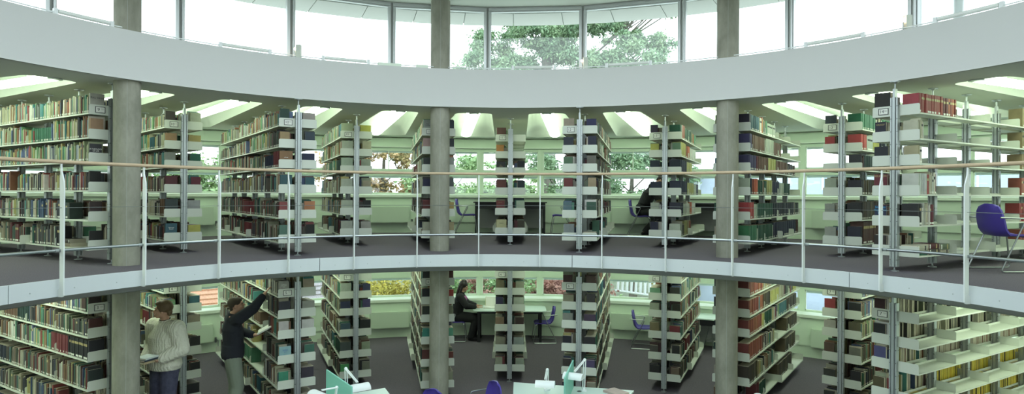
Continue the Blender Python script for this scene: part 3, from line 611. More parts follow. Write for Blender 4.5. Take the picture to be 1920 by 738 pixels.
# run lists for shelves whose rows are sets: (floor, unit, side, level) -> [(palette, length m, height, thickness)], palette None = empty
RUN = {
 ('u',3,'R',5): [('navy',.04,.24,.04),('teal',.52,.235,.045),(None,.05,0,0),('cream',.10,.25,.10),('orange',.05,.26,.05),('mixed',.20,.22,.035),('green',.13,.23,.04),('pale',.5,.2,.2),(None,3,0,0)],
 ('u',3,'R',4): [('purple',.12,.25,.06),('white',.03,.1,.02),('brown',.75,.245,.05),('pale',.10,.22,.03),('pale',.55,.25,.05),('brown',.55,.23,.05),(None,3,0,0)],
 ('u',3,'R',3): [('purple',.42,.23,.04),('maroon',.1,.23,.05),('brown',.62,.235,.045),('yellow',.62,.235,.05),('brown',.85,.22,.04),('vdark',.8,.2,.04)],
 ('u',3,'R',2): [('navy',.12,.24,.05),('brick',.12,.23,.03),('orange',.20,.24,.05),('dgreen',.30,.22,.04),('light',.12,.22,.03),('dgreen',.2,.22,.04),('yellow',.35,.24,.06),('navy',.55,.22,.04),('pale',.35,.21,.06),('dgreen',.6,.21,.03)],
 ('u',3,'R',1): [('red',.22,.25,.07),('pale',.2,.22,.05),('dgreen',1.1,.23,.045),('navy',1.6,.23,.045),('vdark',.6,.23,.04)],
 ('u',3,'R',0): [('green',.42,.26,.07),('pale',.05,.2,.05),('dgreen',.95,.25,.06),('pale',.1,.22,.05),('navy',1.9,.26,.05),('vdark',.4,.24,.04)],
 ('u',5,'R',5): [('sred',.52,.235,.052),(None,.03,0,0),('maroon',.12,.225,.06),('brick',.20,.225,.04),(None,2.02,0,0),('tan',2.0,.27,.08)],
 ('u',5,'R',4): [(None,.01,0,0),('cream',.09,.235,.025),(None,2.82,0,0),('tan',2.0,.235,.05)],
 ('u',5,'R',3): [('cream',.05,.24,.04),(None,2.86,0,0),('tan',2.0,.22,.04)],
 ('u',5,'R',2): [('white',.20,.25,.014),('red',.05,.24,.05),('cream',.14,.25,.03),('maroon',.03,.25,.03),(None,2.48,0,0),('brick',2.0,.25,.05)],
 ('u',5,'R',1): [('black',.05,.26,.03),('cream',.20,.25,.02),('maroon',.08,.25,.03),(None,2.5,0,0),('sred',2.0,.26,.045)],
 ('u',5,'R',0): [('STACK',.80,.25,.06),(None,2.1,0,0),('brick',.9,.25,.05),('yellow',.3,.25,.05),('maroon',1,.25,.05)],
 ('u',4,'R',5): [('green',.60,.235,.05),('cream',.3,.22,.03),('green',.4,.22,.04)],
 ('u',4,'R',4): [('red',.22,.235,.05),('pale',.28,.22,.28),('yellow',.3,.21,.03),('navy',.3,.22,.03)],
 ('u',4,'R',3): [('vdark',.1,.21,.04),('dgreen',.9,.22,.04),('tan',.6,.2,.04)],
 ('u',4,'R',2): [('black',.05,.22,.05),('marble',.8,.22,.045),('vdark',.9,.22,.04)],
 ('u',4,'R',1): [('black',.05,.25,.04),('marble',.75,.27,.05),('cream',.4,.25,.03)],
 ('u',4,'R',0): [('black',.05,.26,.05),('brown',.7,.33,.07),('marble',.9,.30,.06)],
 ('u',2,'R',5): [('dgreen',.10,.235,.05),('cream',.06,.22,.03),('brick',.30,.25,.05),('dgreen',.85,.22,.05),('tan',.25,.22,.04),('orange',.12,.21,.04),('green',.4,.21,.04)],
 ('u',2,'R',4): [('pale',.03,.22,.03),('yellow',.62,.25,.05),('brick',.25,.22,.04),('orange',.3,.23,.05),('white',.9,.22,.05)],
 ('u',2,'R',3): [('navy',.72,.24,.045),('yellow',.7,.23,.05),(None,.9,0,0)],
 ('u',2,'R',2): [('navy',.85,.235,.045),('yellow',.85,.22,.05),('pale',.4,.2,.05),('navy',.3,.21,.04)],
 ('u',2,'R',1): [('navy',.30,.23,.05),('pale',.5,.2,.25),('cream',.4,.23,.05),('orange',.3,.23,.04),('white',.5,.2,.06),(None,.6,0,0)],
 ('u',2,'R',0): [('pale',.1,.22,.1),('cream',.12,.24,.04),('vdark',.2,.22,.04),('yellow',.42,.26,.06),('tan',.25,.25,.05),('brick',.2,.24,.04),(None,2,0,0)],
 ('l',3,'R',5): [('brick',.75,.22,.045),('light',1.0,.22,.035),('dark',1.0,.22,.035),('light',1,.2,.04)],
 ('l',3,'R',4): [('brick',.55,.235,.045),('teal',.1,.22,.04),('brick',.15,.23,.04),('marble',.5,.23,.045),('yellow',.7,.22,.03),('dark',1.2,.22,.04),('yellow',.3,.2,.03)],
 ('l',3,'R',3): [('brick',.80,.235,.045),('yellow',.15,.22,.04),('dgreen',.5,.22,.035),('light',.6,.2,.03),('teal',.6,.22,.04),('marble',.9,.23,.05)],
 ('l',3,'R',2): [('brick',.80,.25,.05),('brown',.15,.24,.05),('mixed',.75,.22,.035),(None,1.0,0,0),('marble',.9,.23,.05)],
 ('l',3,'R',1): [('marble',.5,.28,.055),('tan',.12,.25,.04),('mixed',1.05,.24,.035),(None,.9,0,0),('marble',.9,.25,.05)],
 ('l',3,'R',0): [('black',.4,.1,.04),('maroon',.2,.28,.05),('dgreen',.45,.24,.04),(None,.9,0,0),('marble',1.2,.26,.05)],
 ('l',5,'L',5): [('cream',.6,.25,.025),('dark',.8,.24,.03),('cream',3,.23,.03)],
 ('l',5,'L',4): [('cream',.5,.25,.03),('mixed',.7,.24,.03),('cream',3,.23,.03)],
 ('l',5,'L',3): [('mixed',1.0,.24,.03),('brown',1.2,.23,.03),('brick',2,.23,.03)],
 ('l',5,'L',2): [('mixed',.9,.26,.035),('ymag',3.5,.235,.012)],
 ('l',5,'L',1): [('ymag',4.4,.255,.012)],
 ('l',5,'L',0): [('ymag',4.4,.255,.012)],
 ('l',5,'R',5): [(None,9,0,0)], ('l',5,'R',4): [(None,9,0,0)], ('l',5,'R',3): [(None,9,0,0)], ('l',5,'R',2): [(None,9,0,0)], ('l',5,'R',1): [(None,9,0,0)], ('l',5,'R',0): [(None,9,0,0)],
 ('l',-3,'L',4): [('vdark',.55,.25,.035),('black',.1,.25,.03),(None,.95,0,0),('light',1,.22,.03),('mixed',2,.22,.03)],
 ('l',-3,'L',3): [('mixed',.62,.24,.03),(None,.55,0,0),('brown',.35,.2,.04),('light',.7,.22,.03),('mixed',2,.22,.03)],
 ('l',-3,'L',2): [('vdark',.75,.25,.035),(None,.85,0,0),('light',1,.24,.04),('dark',2,.24,.04)],
 ('l',-3,'L',1): [('mixed',.85,.25,.035),(None,.9,0,0),('green',.9,.25,.05),('mixed',2,.25,.04)],
 ('l',-5,'L',1): [('mixed',.28,.25,.03),(None,.50,0,0),('mixed',1.1,.25,.032),('dark',3,.25,.035)],
 ('l',-5,'L',5): [('mixed',.06,.24,.05),('vdark',.15,.24,.035),('light',1.4,.24,.03),('dark',.7,.24,.035),('light',3,.24,.03)],
 ('l',-5,'L',3): [('black',.55,.25,.035),('maroon',.5,.245,.035),('light',.7,.24,.03),('mixed',3,.24,.03)],
 ('u',-5,'L',1): [('mixed',.0,.24,.03),(None,.52,0,0),('vdark',.4,.24,.03),('mixed',1.2,.24,.03),('mixed',3,.24,.03)],
 ('u',-5,'L',0): [(None,.50,0,0),('STACK',.30,.26,.05),('black',.12,.26,.04),('dark',.75,.25,.032),(None,.16,0,0),('dark',3,.25,.035)],
 ('u',-1,'L',0): [('pale',.08,.25,.08),('STACK',.3,.22,.03),(None,.5,0,0),('vdark',.4,.24,.04),('mixed',1,.24,.04)],
 ('u',1,'R',0): [('STACK',.6,.25,.03),(None,.3,0,0),('mixed',.8,.25,.035),(None,.6,0,0),('mixed',.9,.25,.04)],
 ('u',0,'R',5): [(None,9,0,0)], ('u',0,'R',4): [(None,9,0,0)],
 ('u',4,'L',3): [(None,.6,0,0)],
 ('u',5,'L',5): [('black',.1,.27,.06),(None,9,0,0)], ('u',5,'L',4): [('cream',.30,.22,.03),(None,9,0,0)], ('u',5,'L',3): [('vdark',.2,.22,.03),(None,9,0,0)], ('u',5,'L',2): [('mixed',.5,.24,.03),(None,9,0,0)], ('u',5,'L',1): [('dark',.4,.24,.03),(None,9,0,0)], ('u',5,'L',0): [('mixed',.6,.22,.03),(None,9,0,0)],
}
SERIES = {'teal','navy','purple','brown','yellow','red','sred','brick','green','dgreen','orange','maroon','tan','marble','pale','ymag','white','black'}
ORD = ['first','second','third','fourth','fifth','sixth','seventh','eighth','ninth','tenth','eleventh','twelfth']
def ordn(n):
    return ORD[n - 1] if n <= 12 else f"{n}{'th' if 10 <= n % 100 <= 20 else {1:'st',2:'nd',3:'rd'}.get(n % 10,'th')}"
LVN = ['bottom', 'fifth', 'fourth', 'third', 'second', 'top']
USHORT = {-5: 'leftmost unit', -4: 'unit second from left', -3: 'unit third from left', -2: 'unit fourth from left', -1: 'unit behind middle column', 0: 'middle unit', 1: 'unit right of middle',
          2: 'unit by the writing reader', 3: 'unit behind right column', 4: 'unit second from right', 5: 'rightmost unit'}
USHORTL = dict(USHORT); USHORTL[2] = 'unit sixth from left'; USHORTL[2] = 'unit left of right column'
def fill(fl, k, side, lv, M0, pitch, bays, depth):
    """stand books along one run of shelves; M0: unit matrix; side +1 = left (local +Y)"""
    sd = 'L' if side > 0 else 'R'; L = pitch * bays; zb = LEVELS[lv] + 0.005; room = (LEVELS[lv + 1] - LEVELS[lv] - 0.035) if lv < 5 else 0.29
    key = (fl, k, sd, lv); runs = RUN.get(key); x = 0.006; cnt = 0
    ec = EC.get((fl, k, sd)); first = True
    seen = (k <= 0 and side > 0) or (k >= 0 and side < 0) or k in (5,) and side > 0
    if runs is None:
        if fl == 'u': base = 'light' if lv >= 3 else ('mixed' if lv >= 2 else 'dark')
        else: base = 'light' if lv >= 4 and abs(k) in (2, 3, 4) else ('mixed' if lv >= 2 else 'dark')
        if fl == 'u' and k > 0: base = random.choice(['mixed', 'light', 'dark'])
        runs = []; q = 0
        while q < L:
            s = random.uniform(.35, 1.3); h = random.choice([.19, .21, .22, .235, .25]) if lv >= 3 else random.choice([.22, .24, .26])
            p = base if random.random() < .62 else random.choice(['light', 'mixed', 'dark', 'green', 'brown', 'cream', 'dgreen', 'maroon', 'teal', 'navy'])
            if p in SERIES: s *= .45
            runs.append((p, s, h, random.uniform(.018, .029))); q += s
            if random.random() < (.22 if seen else .4): g = random.uniform(.04, .35 if seen else .6); runs.append((None, g, 0, 0)); q += g
    def place(w, h, d, col, x, lean=0.0, cover=False, flatz=None, title=None, pic=None):
        nonlocal cnt
        cnt += 1
        yb = side * (0.05 + depth - 0.012 - random.uniform(0, .012))
        # book frame: X thickness, Y from fore edge (0) to spine (+d) , Z up
        R = Matrix.Identity(4) if side > 0 else Matrix.Scale(-1, 4, (0, 1, 0))
        T = Matrix.Translation((x, yb - side * d, zb)) @ R
        if lean: T = Matrix.Translation((x + w * 0.5, yb - side * d, zb)) @ R @ Matrix.Rotation(lean, 4, 'Y') @ Matrix.Translation((-w * 0.5, 0, 0)) @ Matrix.Translation((0, 0, abs(sin(lean)) * w * 0.5 + 0.0005))
        if flatz is not None: T = Matrix.Translation((x, yb - side * d, zb + flatz)) @ R @ Matrix.Rotation(pi / 2, 4, 'Y') @ Matrix.Rotation(0, 4, 'Z') @ Matrix.Translation((-w, 0, 0))
        add_book(M0 @ T, w, h, d, col, (fl, k, sd, lv, cnt), lab=(random.random() < .75 and w > .014), flat=flatz is not None, cover=cover, title=title, pic=pic)
        if pal_ == 'ymag': BOOKS[-1]['pc'] = col
    pal_ = None
    if ec and ec[5 - lv] is not None and (runs and runs[0][0] is not None or True) and not (runs and runs[0][0] == 'STACK') and not (fl == 'l' and k == 5 and sd == 'R'):
        c = ec[5 - lv]; h = min(room - .01, .235 + random.uniform(-.02, .02)); w = random.uniform(.025, .04)
        d = .15 + random.uniform(-.02, .03)
        if runs[0][0] in SERIES and runs[0][1] > 0.03: h = min(room - .01, runs[0][2]); w = runs[0][3]; d = .19
        if (fl, k, sd, lv) == ('u', 5, 'L', 5): h, w, d = .285, .06, .20
        if fl == 'u' and k == -2 and sd == 'L': h, d, w = min(room - .005, .245), .205, .012
        gap = .03 if runs[0][0] is None and runs[0][1] > .3 else 0
        place(w, h, d, jit(c, .05), x + .004, cover=True, title=TIT.get((fl, k, sd, lv)))
        x += w + .006
    for p, s, h, w0 in runs:
        e = min(x + s, L - .01)
        if x >= L - .03: break
        if p is None: x = e; first = True; continue
        if p == 'STACK':
            while x + h < e + .02:
                z = 0; col0 = random.choice(PAL['dark'])
                hh = h
                for i in range(random.randint(3, 5) if w0 < .05 else 2):
                    w = w0 * random.uniform(.8, 1.2)
                    if z + w > room - .03: break
                    place(w, hh * random.uniform(.9, 1), .20, jit(random.choice(PAL['dark'])), x, flatz=z); z += w + .001
                x += h + .03
            x = e; continue
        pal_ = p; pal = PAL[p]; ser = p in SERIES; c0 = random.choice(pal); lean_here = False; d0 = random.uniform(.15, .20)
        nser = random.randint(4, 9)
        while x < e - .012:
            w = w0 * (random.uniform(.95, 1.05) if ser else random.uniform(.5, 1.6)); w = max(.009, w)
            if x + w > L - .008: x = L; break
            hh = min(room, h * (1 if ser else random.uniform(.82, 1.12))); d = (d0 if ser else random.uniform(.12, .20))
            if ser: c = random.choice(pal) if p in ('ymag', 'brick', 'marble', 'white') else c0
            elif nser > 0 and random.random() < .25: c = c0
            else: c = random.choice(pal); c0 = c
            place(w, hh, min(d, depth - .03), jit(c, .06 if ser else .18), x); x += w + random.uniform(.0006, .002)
            if not ser and random.random() < .035 and x + .2 < e:
                # a leaning book then a gap
                la = random.uniform(.10, .22); w = random.uniform(.02, .03); hh = min(room, h) * .95
                place(w, hh, .15, jit(random.choice(pal)), x + sin(la) * hh * 0 + .004, lean=-la); x += w + sin(la) * hh * 0 + .004
                # push clear of the leaning top, which rests on the row before it
                x += .012
    return
def unit(fl, z, U):
    k, th, R0, pitch, bays, nu, nl, name = U
    num = nu if fl == 'u' else nl
    e = empty('shelving_unit', pol(th, R0, z), rz_of(th)); flo = 'upper' if fl == 'u' else 'lower'
    nm = {0: 'in the middle', -1: 'behind the middle column', 3: 'behind the right column', 1: 'just right of the middle one', 2: 'just left of the right column'}.get(k, f'{name}' if abs(k) > 1 else name)
    tag(e, f'long double sided metal bookshelf on the {flo} floor, ' + nm, 'bookshelf', 'radial bookshelf units around the void')
    hz = Z_CEIL if fl == 'u' else STOREY - 0.27
    bk = {}
    for b in range(bays + 1):
        m = obj('mast', MAST, e, (b * pitch, 0, 0)); obj('foot', FOOT, m); obj('ceiling_plate', HEADD[hz], m)
    x0 = 0.03
    for lv in range(6):
        for side in (1, -1):
            for b in range(bays):
                dp = .23
                if lv == 0 and b >= 2 and bays > 3 or lv == 0 and b >= 1 and bays == 3: dp = .30
                bk[(lv, side)] = dp
                sh = obj('shelf', cached(('s', pitch, dp), lambda: shelf_mesh(pitch, dp)), e, (x0 + b * pitch, 0, LEVELS[lv]))
                br = obj('end_bracket', cached(('b', dp), lambda: bracket_mesh(dp)), sh)
                if b == bays - 1: obj('end_bracket', cached(('b', dp), lambda: bracket_mesh(dp)), sh, (pitch - .004, 0, 0))
                if side < 0: sh.scale = (1, -1, 1)
            M0 = Matrix.Translation(pol(th, R0, z)) @ Matrix.Rotation(rz_of(th), 4, 'Z') @ Matrix.Translation((x0, 0, 0))
            fill(fl, k, side, lv, M0, pitch, bays, .23)
    if num:
        lb = MB(); y0, y1, za, zb = 0.085, 0.205, LEVELS[5] + .012, LEVELS[5] + .092; t = .006
        for a in ((y0, y1, za, za + t), (y0, y1, zb - t, zb), (y0, y0 + t, za, zb), (y1 - t, y1, za, zb)): lb.box(-.006, 0.0, *a)
        f = lb.build('label_frame', M_INK, e, loc=(x0, 0, 0))
        MB().box(-.003, -.0005, y0 + t, y1 - t, za + t, zb - t).build('card', M_PAPER, f)
        RR = TXTM
        o = obj('number', text_mesh(num, .056), f); o.matrix_local = Matrix.Translation((-.0036, .165, (za + zb) / 2)) @ RR
        o = obj('small_print', text_mesh('=====\n====', .012), f); o.matrix_local = Matrix.Translation((-.0036, .118, (za + zb) / 2 + .008)) @ RR
    return e
for U in UNITS:
    unit('u', 0.0, U)
    unit('l', LOW, U)
# ================================================================== FURNITURE
def chair_parts():
    # shell: faces +X, seat 0.45 high; profile (x,z,halfwidth)
    prof = [(-.255, .83, .085), (-.262, .80, .155), (-.258, .74, .195), (-.245, .66, .215), (-.228, .58, .22), (-.21, .52, .218), (-.185, .475, .215), (-.14, .452, .215), (-.06, .446, .22), (.05, .45, .225), (.14, .455, .22), (.19, .448, .205), (.215, .43, .17)]
    n = 9; vs = []; fs = []
    def rows(off):
        out = []
        for i, (x, z, w) in enumerate(prof):
            a = prof[max(0, i - 1)]; b = prof[min(len(prof) - 1, i + 1)]; t = Vector((b[0] - a[0], 0, b[1] - a[1])).normalized(); nn = Vector((t.z, 0, -t.x))
            for k in range(n):
                u = -1 + 2 * k / (n - 1); cur = .035 * u * u
                p = Vector((x, w * u, z)) - nn * cur * (1 if i < 7 else .5) * -1 * -1 + nn * off
                rib = .004 * cos(k * 0) if i % 2 and 3 < i < 7 else 0
                out.append(tuple(p + nn * rib))
        return out
    m = len(prof); A = rows(0.0); B = rows(0.022); vs = A + B; N = len(A)
    for i in range(m - 1):
        for k in range(n - 1):
            q = i * n + k; fs.append((q, q + 1, q + n + 1, q + n)); fs.append((N + q, N + q + n, N + q + n + 1, N + q + 1))
    for i in range(m - 1):
        for k in (0, n - 1): q = i * n + k; fs.append((q, q + n, N + q + n, N + q))
    for k in range(n - 1):
        for i in (0, m - 1): q = i * n + k; fs.append((q, q + 1, N + q + 1, N + q))
    sh = MB().add(vs, fs).mesh('seat_shell', M_PURPLE, True)
    fr = MB()
    for s in (1, -1):
        y = s * .265
        pts = [(.17, s * .19, .437), (.20, y * .92, .42), (.26, y, .012), (-.30, y, .012), (.02, y, .655), (-.30, y * .98, .665)]
        fr.tube(fillet(pts, .05), .0095, 8)
        fr.tube([(-.05, s * .20, .437), (-.085, y, .445)], .008, 6)
    fr.tube([(.17, -.19, .437), (.17, .19, .437)], .009, 8); fr.tube([(-.05, -.20, .437), (-.05, .20, .437)], .009, 8)
    return sh, fr.mesh('steel_frame', M_CHROME, True)
CHS, CHF = chair_parts()
def chair(loc, ang, label):
    e = empty('chair', loc, rad(ang)); tag(e, label, 'chair', 'purple shell armchairs on steel sledge frames')
    obj('seat_shell', CHS, e); obj('steel_frame', CHF, e); return e
def heading(th, rel):   # rel: +90 = to the left when looking outward
    return math.degrees(rz_of(th)) + rel
def at(th, r, lat, z=0.0):
    return pol(th, r, z) + Vector((-cos(rad(th)), sin(rad(th)), 0)) * lat
# wall desks behind the far shelving units
def wall_desk(fl, z, th, lab, black=True):
    e = empty('wall_desk', pol(th, 10.75, z), rz_of(th)); tag(e, lab, 'desk')
    MB().box(-.38, .38, -.86, .86, .735, .76).build('desk_top', M_DESK if not black else M_BLACK, e)
    MB().box(-.34, -.32, -.80, .80, .60, .735).build('front_apron', M_BLACK, e)
    for s in (-1, 1):
        for q in (-.34, .34): MB().box(q - .025, q + .025, s * .80 - .02, s * .80 + .02, 0, .735).build('leg', M_BLACK, e)
    MB().box(.30, .32, -.80, .80, .12, .735).build('back_panel', M_SOFFIT, e)
    return e
wall_desk('u', 0, BASE, 'black framed study desk against the wall behind the middle upper bookshelf')
wall_desk('u', 0, 23.3, 'black study desk behind the upper shelf where the reader writes')
wall_desk('l', LOW, 23.3, 'study desk with small white lamp by the lower right window', black=False)
# rounded table on the lower floor
e = empty('reading_table', pol(BASE, 10.72, LOW), rz_of(BASE)); tag(e, 'pale round cornered table with black legs by the middle lower window', 'table')
pts = []
for sx, sy in ((-1, -1), (1, -1), (1, 1), (-1, 1)):
    cx_, cy_ = sx * (.40 - .12), sy * (.86 - .12)
    a0 = {(-1, -1): 180, (1, -1): 270, (1, 1): 0, (-1, 1): 90}[(sx, sy)]
    pts += [(cx_ + .12 * cos(rad(a0 + 15 * i)), cy_ + .12 * sin(rad(a0 + 15 * i))) for i in range(7)]
MB().prism(pts, .725, .75).build('table_top', M_DESK, e)
MB().box(-.33, .33, -.76, .76, .67, .725).build('apron', M_BLACK, e)
for sx in (-.30, .30):
    for sy in (-.72, .72): MB().box(sx - .03, sx + .03, sy - .03, sy + .03, 0, .67).build('leg', M_BLACK, e)
chair(at(BASE, 10.55, 1.02), heading(BASE, -90), 'purple chair at the left end of the upper middle wall desk')
chair(at(BASE, 10.55, -1.22), heading(BASE, 90), 'purple chair at the right end of the upper middle wall desk')
chair(at(23.3, 10.62, 1.14), heading(23.3, -82), 'purple chair under the reader writing on the upper floor')
chair(at(BASE, 10.65, 1.28, LOW), heading(BASE, -88), 'purple chair under the long haired reader on the lower floor')
chair(at(BASE, 10.55, -.80, LOW), heading(BASE, 92), 'empty purple chair at the right end of the lower pale table')
chair(at(23.3, 10.45, 1.02, LOW), heading(23.3, -80), 'empty purple chair by the lower right wall desk')
p0 = unproject(1888, 507, 0.0)
chair((p0.x, p0.y, 0), 3, 'large purple chair with steel arms at the right edge of the upper floor')
p = unproject(1335, 655, LOW)
e = empty('stool', (p.x, p.y, LOW), 0.3); tag(e, 'dark round stool beside the right column on the lower floor', 'stool')
MB().cyl(0, 0, .60, .66, .16, 20).build('seat', M_BLACK, e, True)
for a in (0, 120, 240): MB().tube([(.05 * cos(rad(a)), .05 * sin(rad(a)), .6), (.2 * cos(rad(a)), .2 * sin(rad(a)), 0.0)], .01).build('leg', M_CHROME, e)
MB().tube([(.14 * cos(rad(a)), .14 * sin(rad(a)), .22) for a in range(0, 360, 24)], .007, 6, True).build('foot_ring', M_CHROME, e, True)

# desks with green screens around the well of the lower floor
def desk_lamp(loc, ang, label, h=.40, out=.42, drop=.10):
    e = empty('desk_lamp', loc, rad(ang)); tag(e, label, 'lamp', 'white desk lamps on the carrel desks')
    MB().cyl(0, 0, 0, .02, .045, 20).cyl(0, 0, .02, .05, .018, 12).build('base', M_LAMPW, e, True)
    lean = -.04
    MB().box(-.012, .012, -.022, -.010, .03, .03).tube([(0, -.014, .04), (lean, -.014, h)], .008).tube([(0, .014, .04), (lean, .014, h)], .008).build('lower_arm', M_LAMPW, e)
    MB().tube([(lean, -.01, h), (out, -.01, h - drop + .03)], .008).tube([(lean, .01, h), (out, .01, h - drop + .03)], .008).ball((lean, 0, h), .022).build('upper_arm', M_LAMPW, e)
    sh = MB(); n = 12; L = .13; r = .085
    vs = []; fs = []
    for rr, rz in ((r, r * .85), (r - .006, r * .85 - .006)):
        for y in (-L, L): vs += [(out + .05 + rr * cos(pi * i / n), y * (1 if rr == r else .96), h - drop - .05 + rz * sin(pi * i / n)) for i in range(n + 1)]
    q = n + 1
    for i in range(n): fs += [(i, i + 1, q + i + 1, q + i), (2 * q + i, 3 * q + i, 3 * q + i + 1, 2 * q + i + 1)]
    fs += [tuple(range(q)), tuple(range(q, 2 * q)), (0, q, 3 * q, 2 * q), (n, 2 * q + n, 3 * q + n, q + n)]
    sh.add(vs, fs); sh.build('shade', M_LAMPW, e, True)
    MB().tube([(out + .05, -L * .8, h - drop - .035), (out + .05, L * .8, h - drop - .035)], .012).build('tube', M_TUBE, e, True)
    return e
DN = {-33.0: 'lower left', 12.7: 'lower middle', 57.5: 'lower right'}
for th, w in DN.items():
    e = empty('carrel_desk', pol(th, 0, LOW), rz_of(th)); tag(e, f'pale green desk with a frosted green screen at the {w} edge of the photo', 'desk', 'carrel desks in the well')
    t = math.tan(rad(11.0))
    MB().prism([(3.35, -3.35 * t), (4.37, -4.37 * t), (4.37, 4.37 * t), (3.35, 3.35 * t)], .715, .74).build('desk_top', M_DESK, e)
    MB().prism([(3.40, -.02), (4.33, -.02), (4.33, .0), (3.40, .0)], .741, 1.12).build('screen', M_DIV, e)
    for x, y in ((3.45, -.55), (3.45, .55), (4.28, -.75), (4.28, .75)): MB().cyl(x, y, 0, .715, .02, 12).build('leg', M_CHROME, e, True)
    MB().cyl(4.15, -.12, .7402, .742, .035, 20).build('cable_port', M_BLACK, e)
def lamp_at(th, r, face, label, **k):
    return desk_lamp(pol(th, r, LOW + .7405), math.degrees(rz_of(th)) + face, label, **k)
lamp_at(8.2, 4.12, 180, 'white desk lamp left of the lower middle green screen', h=.27, out=.30, drop=.07)
lamp_at(15.1, 4.18, 170, 'white desk lamp right of the lower middle green screen', h=.42, out=.38, drop=.09)
lamp_at(-35.2, 3.62, 100, 'white desk lamp left of the lower left green screen', h=.33, out=.16, drop=.02)
lamp_at(-30.4, 4.05, 185, 'white desk lamp right of the lower left green screen', h=.42, out=.33, drop=.12)
lamp_at(49.6, 4.0, 100, 'white desk lamp at the bottom edge below the right column shelf', h=.36, out=.10, drop=.03)
chair(pol(-4.9, 4.05, LOW), heading(-2.6, 115), 'purple chair back left of the lower middle desk')
chair(pol(-17.2, 3.74, LOW), heading(-14.4, 125), 'purple chair back below the middle column')
e = empty('desk_lamp', at(23.3, 10.85, .1, LOW + .7605), rad(heading(23.3, 90))); tag(e, 'small white desk lamp on the lower right wall desk in front of the window', 'lamp')
MB().cyl(0, 0, 0, .015, .07, 16).tube([(0, 0, .01), (0, 0, .36)], .008).build('stand', M_LAMPW, e, True); MB().loft([((0, 0, .34), .12, .10), ((0, 0, .39), .10, .08), ((0, 0, .42), .04, .03)]).build('shade', M_LAMPW, e, True)

# ================================================================== PEOPLE
M_SKIN = mat('skin', (0.52, 0.30, 0.21), 0.55, bump=(150, 0.05, 0.001))
M_HAIRB = mat('hair_light_brown', (0.17, 0.11, 0.055), 0.6, noise=(60, (0.09, 0.055, 0.03), 3, (1, 1, 6)))
M_HAIRD = mat('hair_dark', (0.018, 0.013, 0.012), 0.45)
M_HAIRG = mat('hair_short_brown', (0.07, 0.05, 0.035), 0.7, noise=(80, (0.04, 0.03, 0.02), 3, (1, 1, 4)))
M_DENIM = mat('dark_denim', (0.075, 0.075, 0.125), 0.85, noise=(14, (0.045, 0.045, 0.08), 5, (1, 1, 1)))
M_KHAKI = mat('grey_green_trousers', (0.21, 0.24, 0.19), 0.85)
M_BLK = mat('black_cloth', (0.016, 0.016, 0.018), 0.9)
M_MAUVE = mat('mauve_cloth', (0.30, 0.10, 0.22), 0.85)
M_NAVYS = mat('navy_jumper', (0.02, 0.022, 0.03), 0.95)
def knit():
    m = mat('cream_cable_knit', (0.64, 0.63, 0.53), 0.95, spec=0.1); nt = m.node_tree; b = nt.nodes['Principled BSDF']
    tc = nt.nodes.new('ShaderNodeTexCoord'); w = nt.nodes.new('ShaderNodeTexWave'); w.wave_type = 'BANDS'; w.bands_direction = 'X'; w.inputs['Scale'].default_value = 9; w.inputs['Distortion'].default_value = 3.5; w.inputs['Detail'].default_value = 1; w.inputs['Detail Scale'].default_value = 2.2
    n = nt.nodes.new('ShaderNodeTexVoronoi'); n.inputs['Scale'].default_value = 130
    ad = nt.nodes.new('ShaderNodeMath'); ad.operation = 'MULTIPLY_ADD'; ad.inputs[1].default_value = 0.3
    bp = nt.nodes.new('ShaderNodeBump'); bp.inputs['Strength'].default_value = 0.6; bp.inputs['Distance'].default_value = 0.010
    nt.links.new(tc.outputs['Object'], w.inputs[0]); nt.links.new(tc.outputs['Object'], n.inputs['Vector'])
    nt.links.new(n.outputs['Distance'], ad.inputs[0]); nt.links.new(w.outputs[0], ad.inputs[2]); nt.links.new(ad.outputs[0], bp.inputs['Height']); nt.links.new(bp.outputs[0], b.inputs['Normal'])
    return m
M_KNIT = knit()
V = Vector
def finger(mb, base, d, up, L, r, curl):
    """d: pointing direction, curl about the axis d x up (towards -up)"""
    ax = d.cross(up).normalized(); p = base.copy(); dd = d.copy()
    for i, f in enumerate((.45, .32, .23)):
        q = p + dd * (L * f); mb.capsule(tuple(p), tuple(q), r * (1 - .1 * i), r * (1 - .1 * (i + 1)), 8); p = q
        dd = Matrix.Rotation(-curl, 3, ax) @ dd
def hand(mb, wrist, d, up, side, curl=.35, sc=1.0):
    """d from wrist to fingers, up = back of the hand, side = +1 when the thumb lies along d x up"""
    d = d.normalized(); up = (up - d * up.dot(d)).normalized(); lat = d.cross(up) * side
    R = Matrix((d, lat, up)).transposed()
    mb.ball(tuple(wrist + d * .048 * sc), .052 * sc, .041 * sc, .017 * sc, R=R, nu=12, nv=8)
    mb.capsule(tuple(wrist), tuple(wrist + d * .03), .026 * sc, .028 * sc, 10)
    for i, (o, L) in enumerate(((.030, .072), (.010, .082), (-.011, .077), (-.031, .060))):
        finger(mb, wrist + d * .088 * sc + lat * o * sc, (d + lat * o * 1.5).normalized(), up, L * sc, .0095 * sc, curl)
    finger(mb, wrist + d * .03 * sc + lat * .032 * sc, (d * .75 + lat * .7 - up * .25).normalized(), up, .070 * sc, .011 * sc, curl * .7)
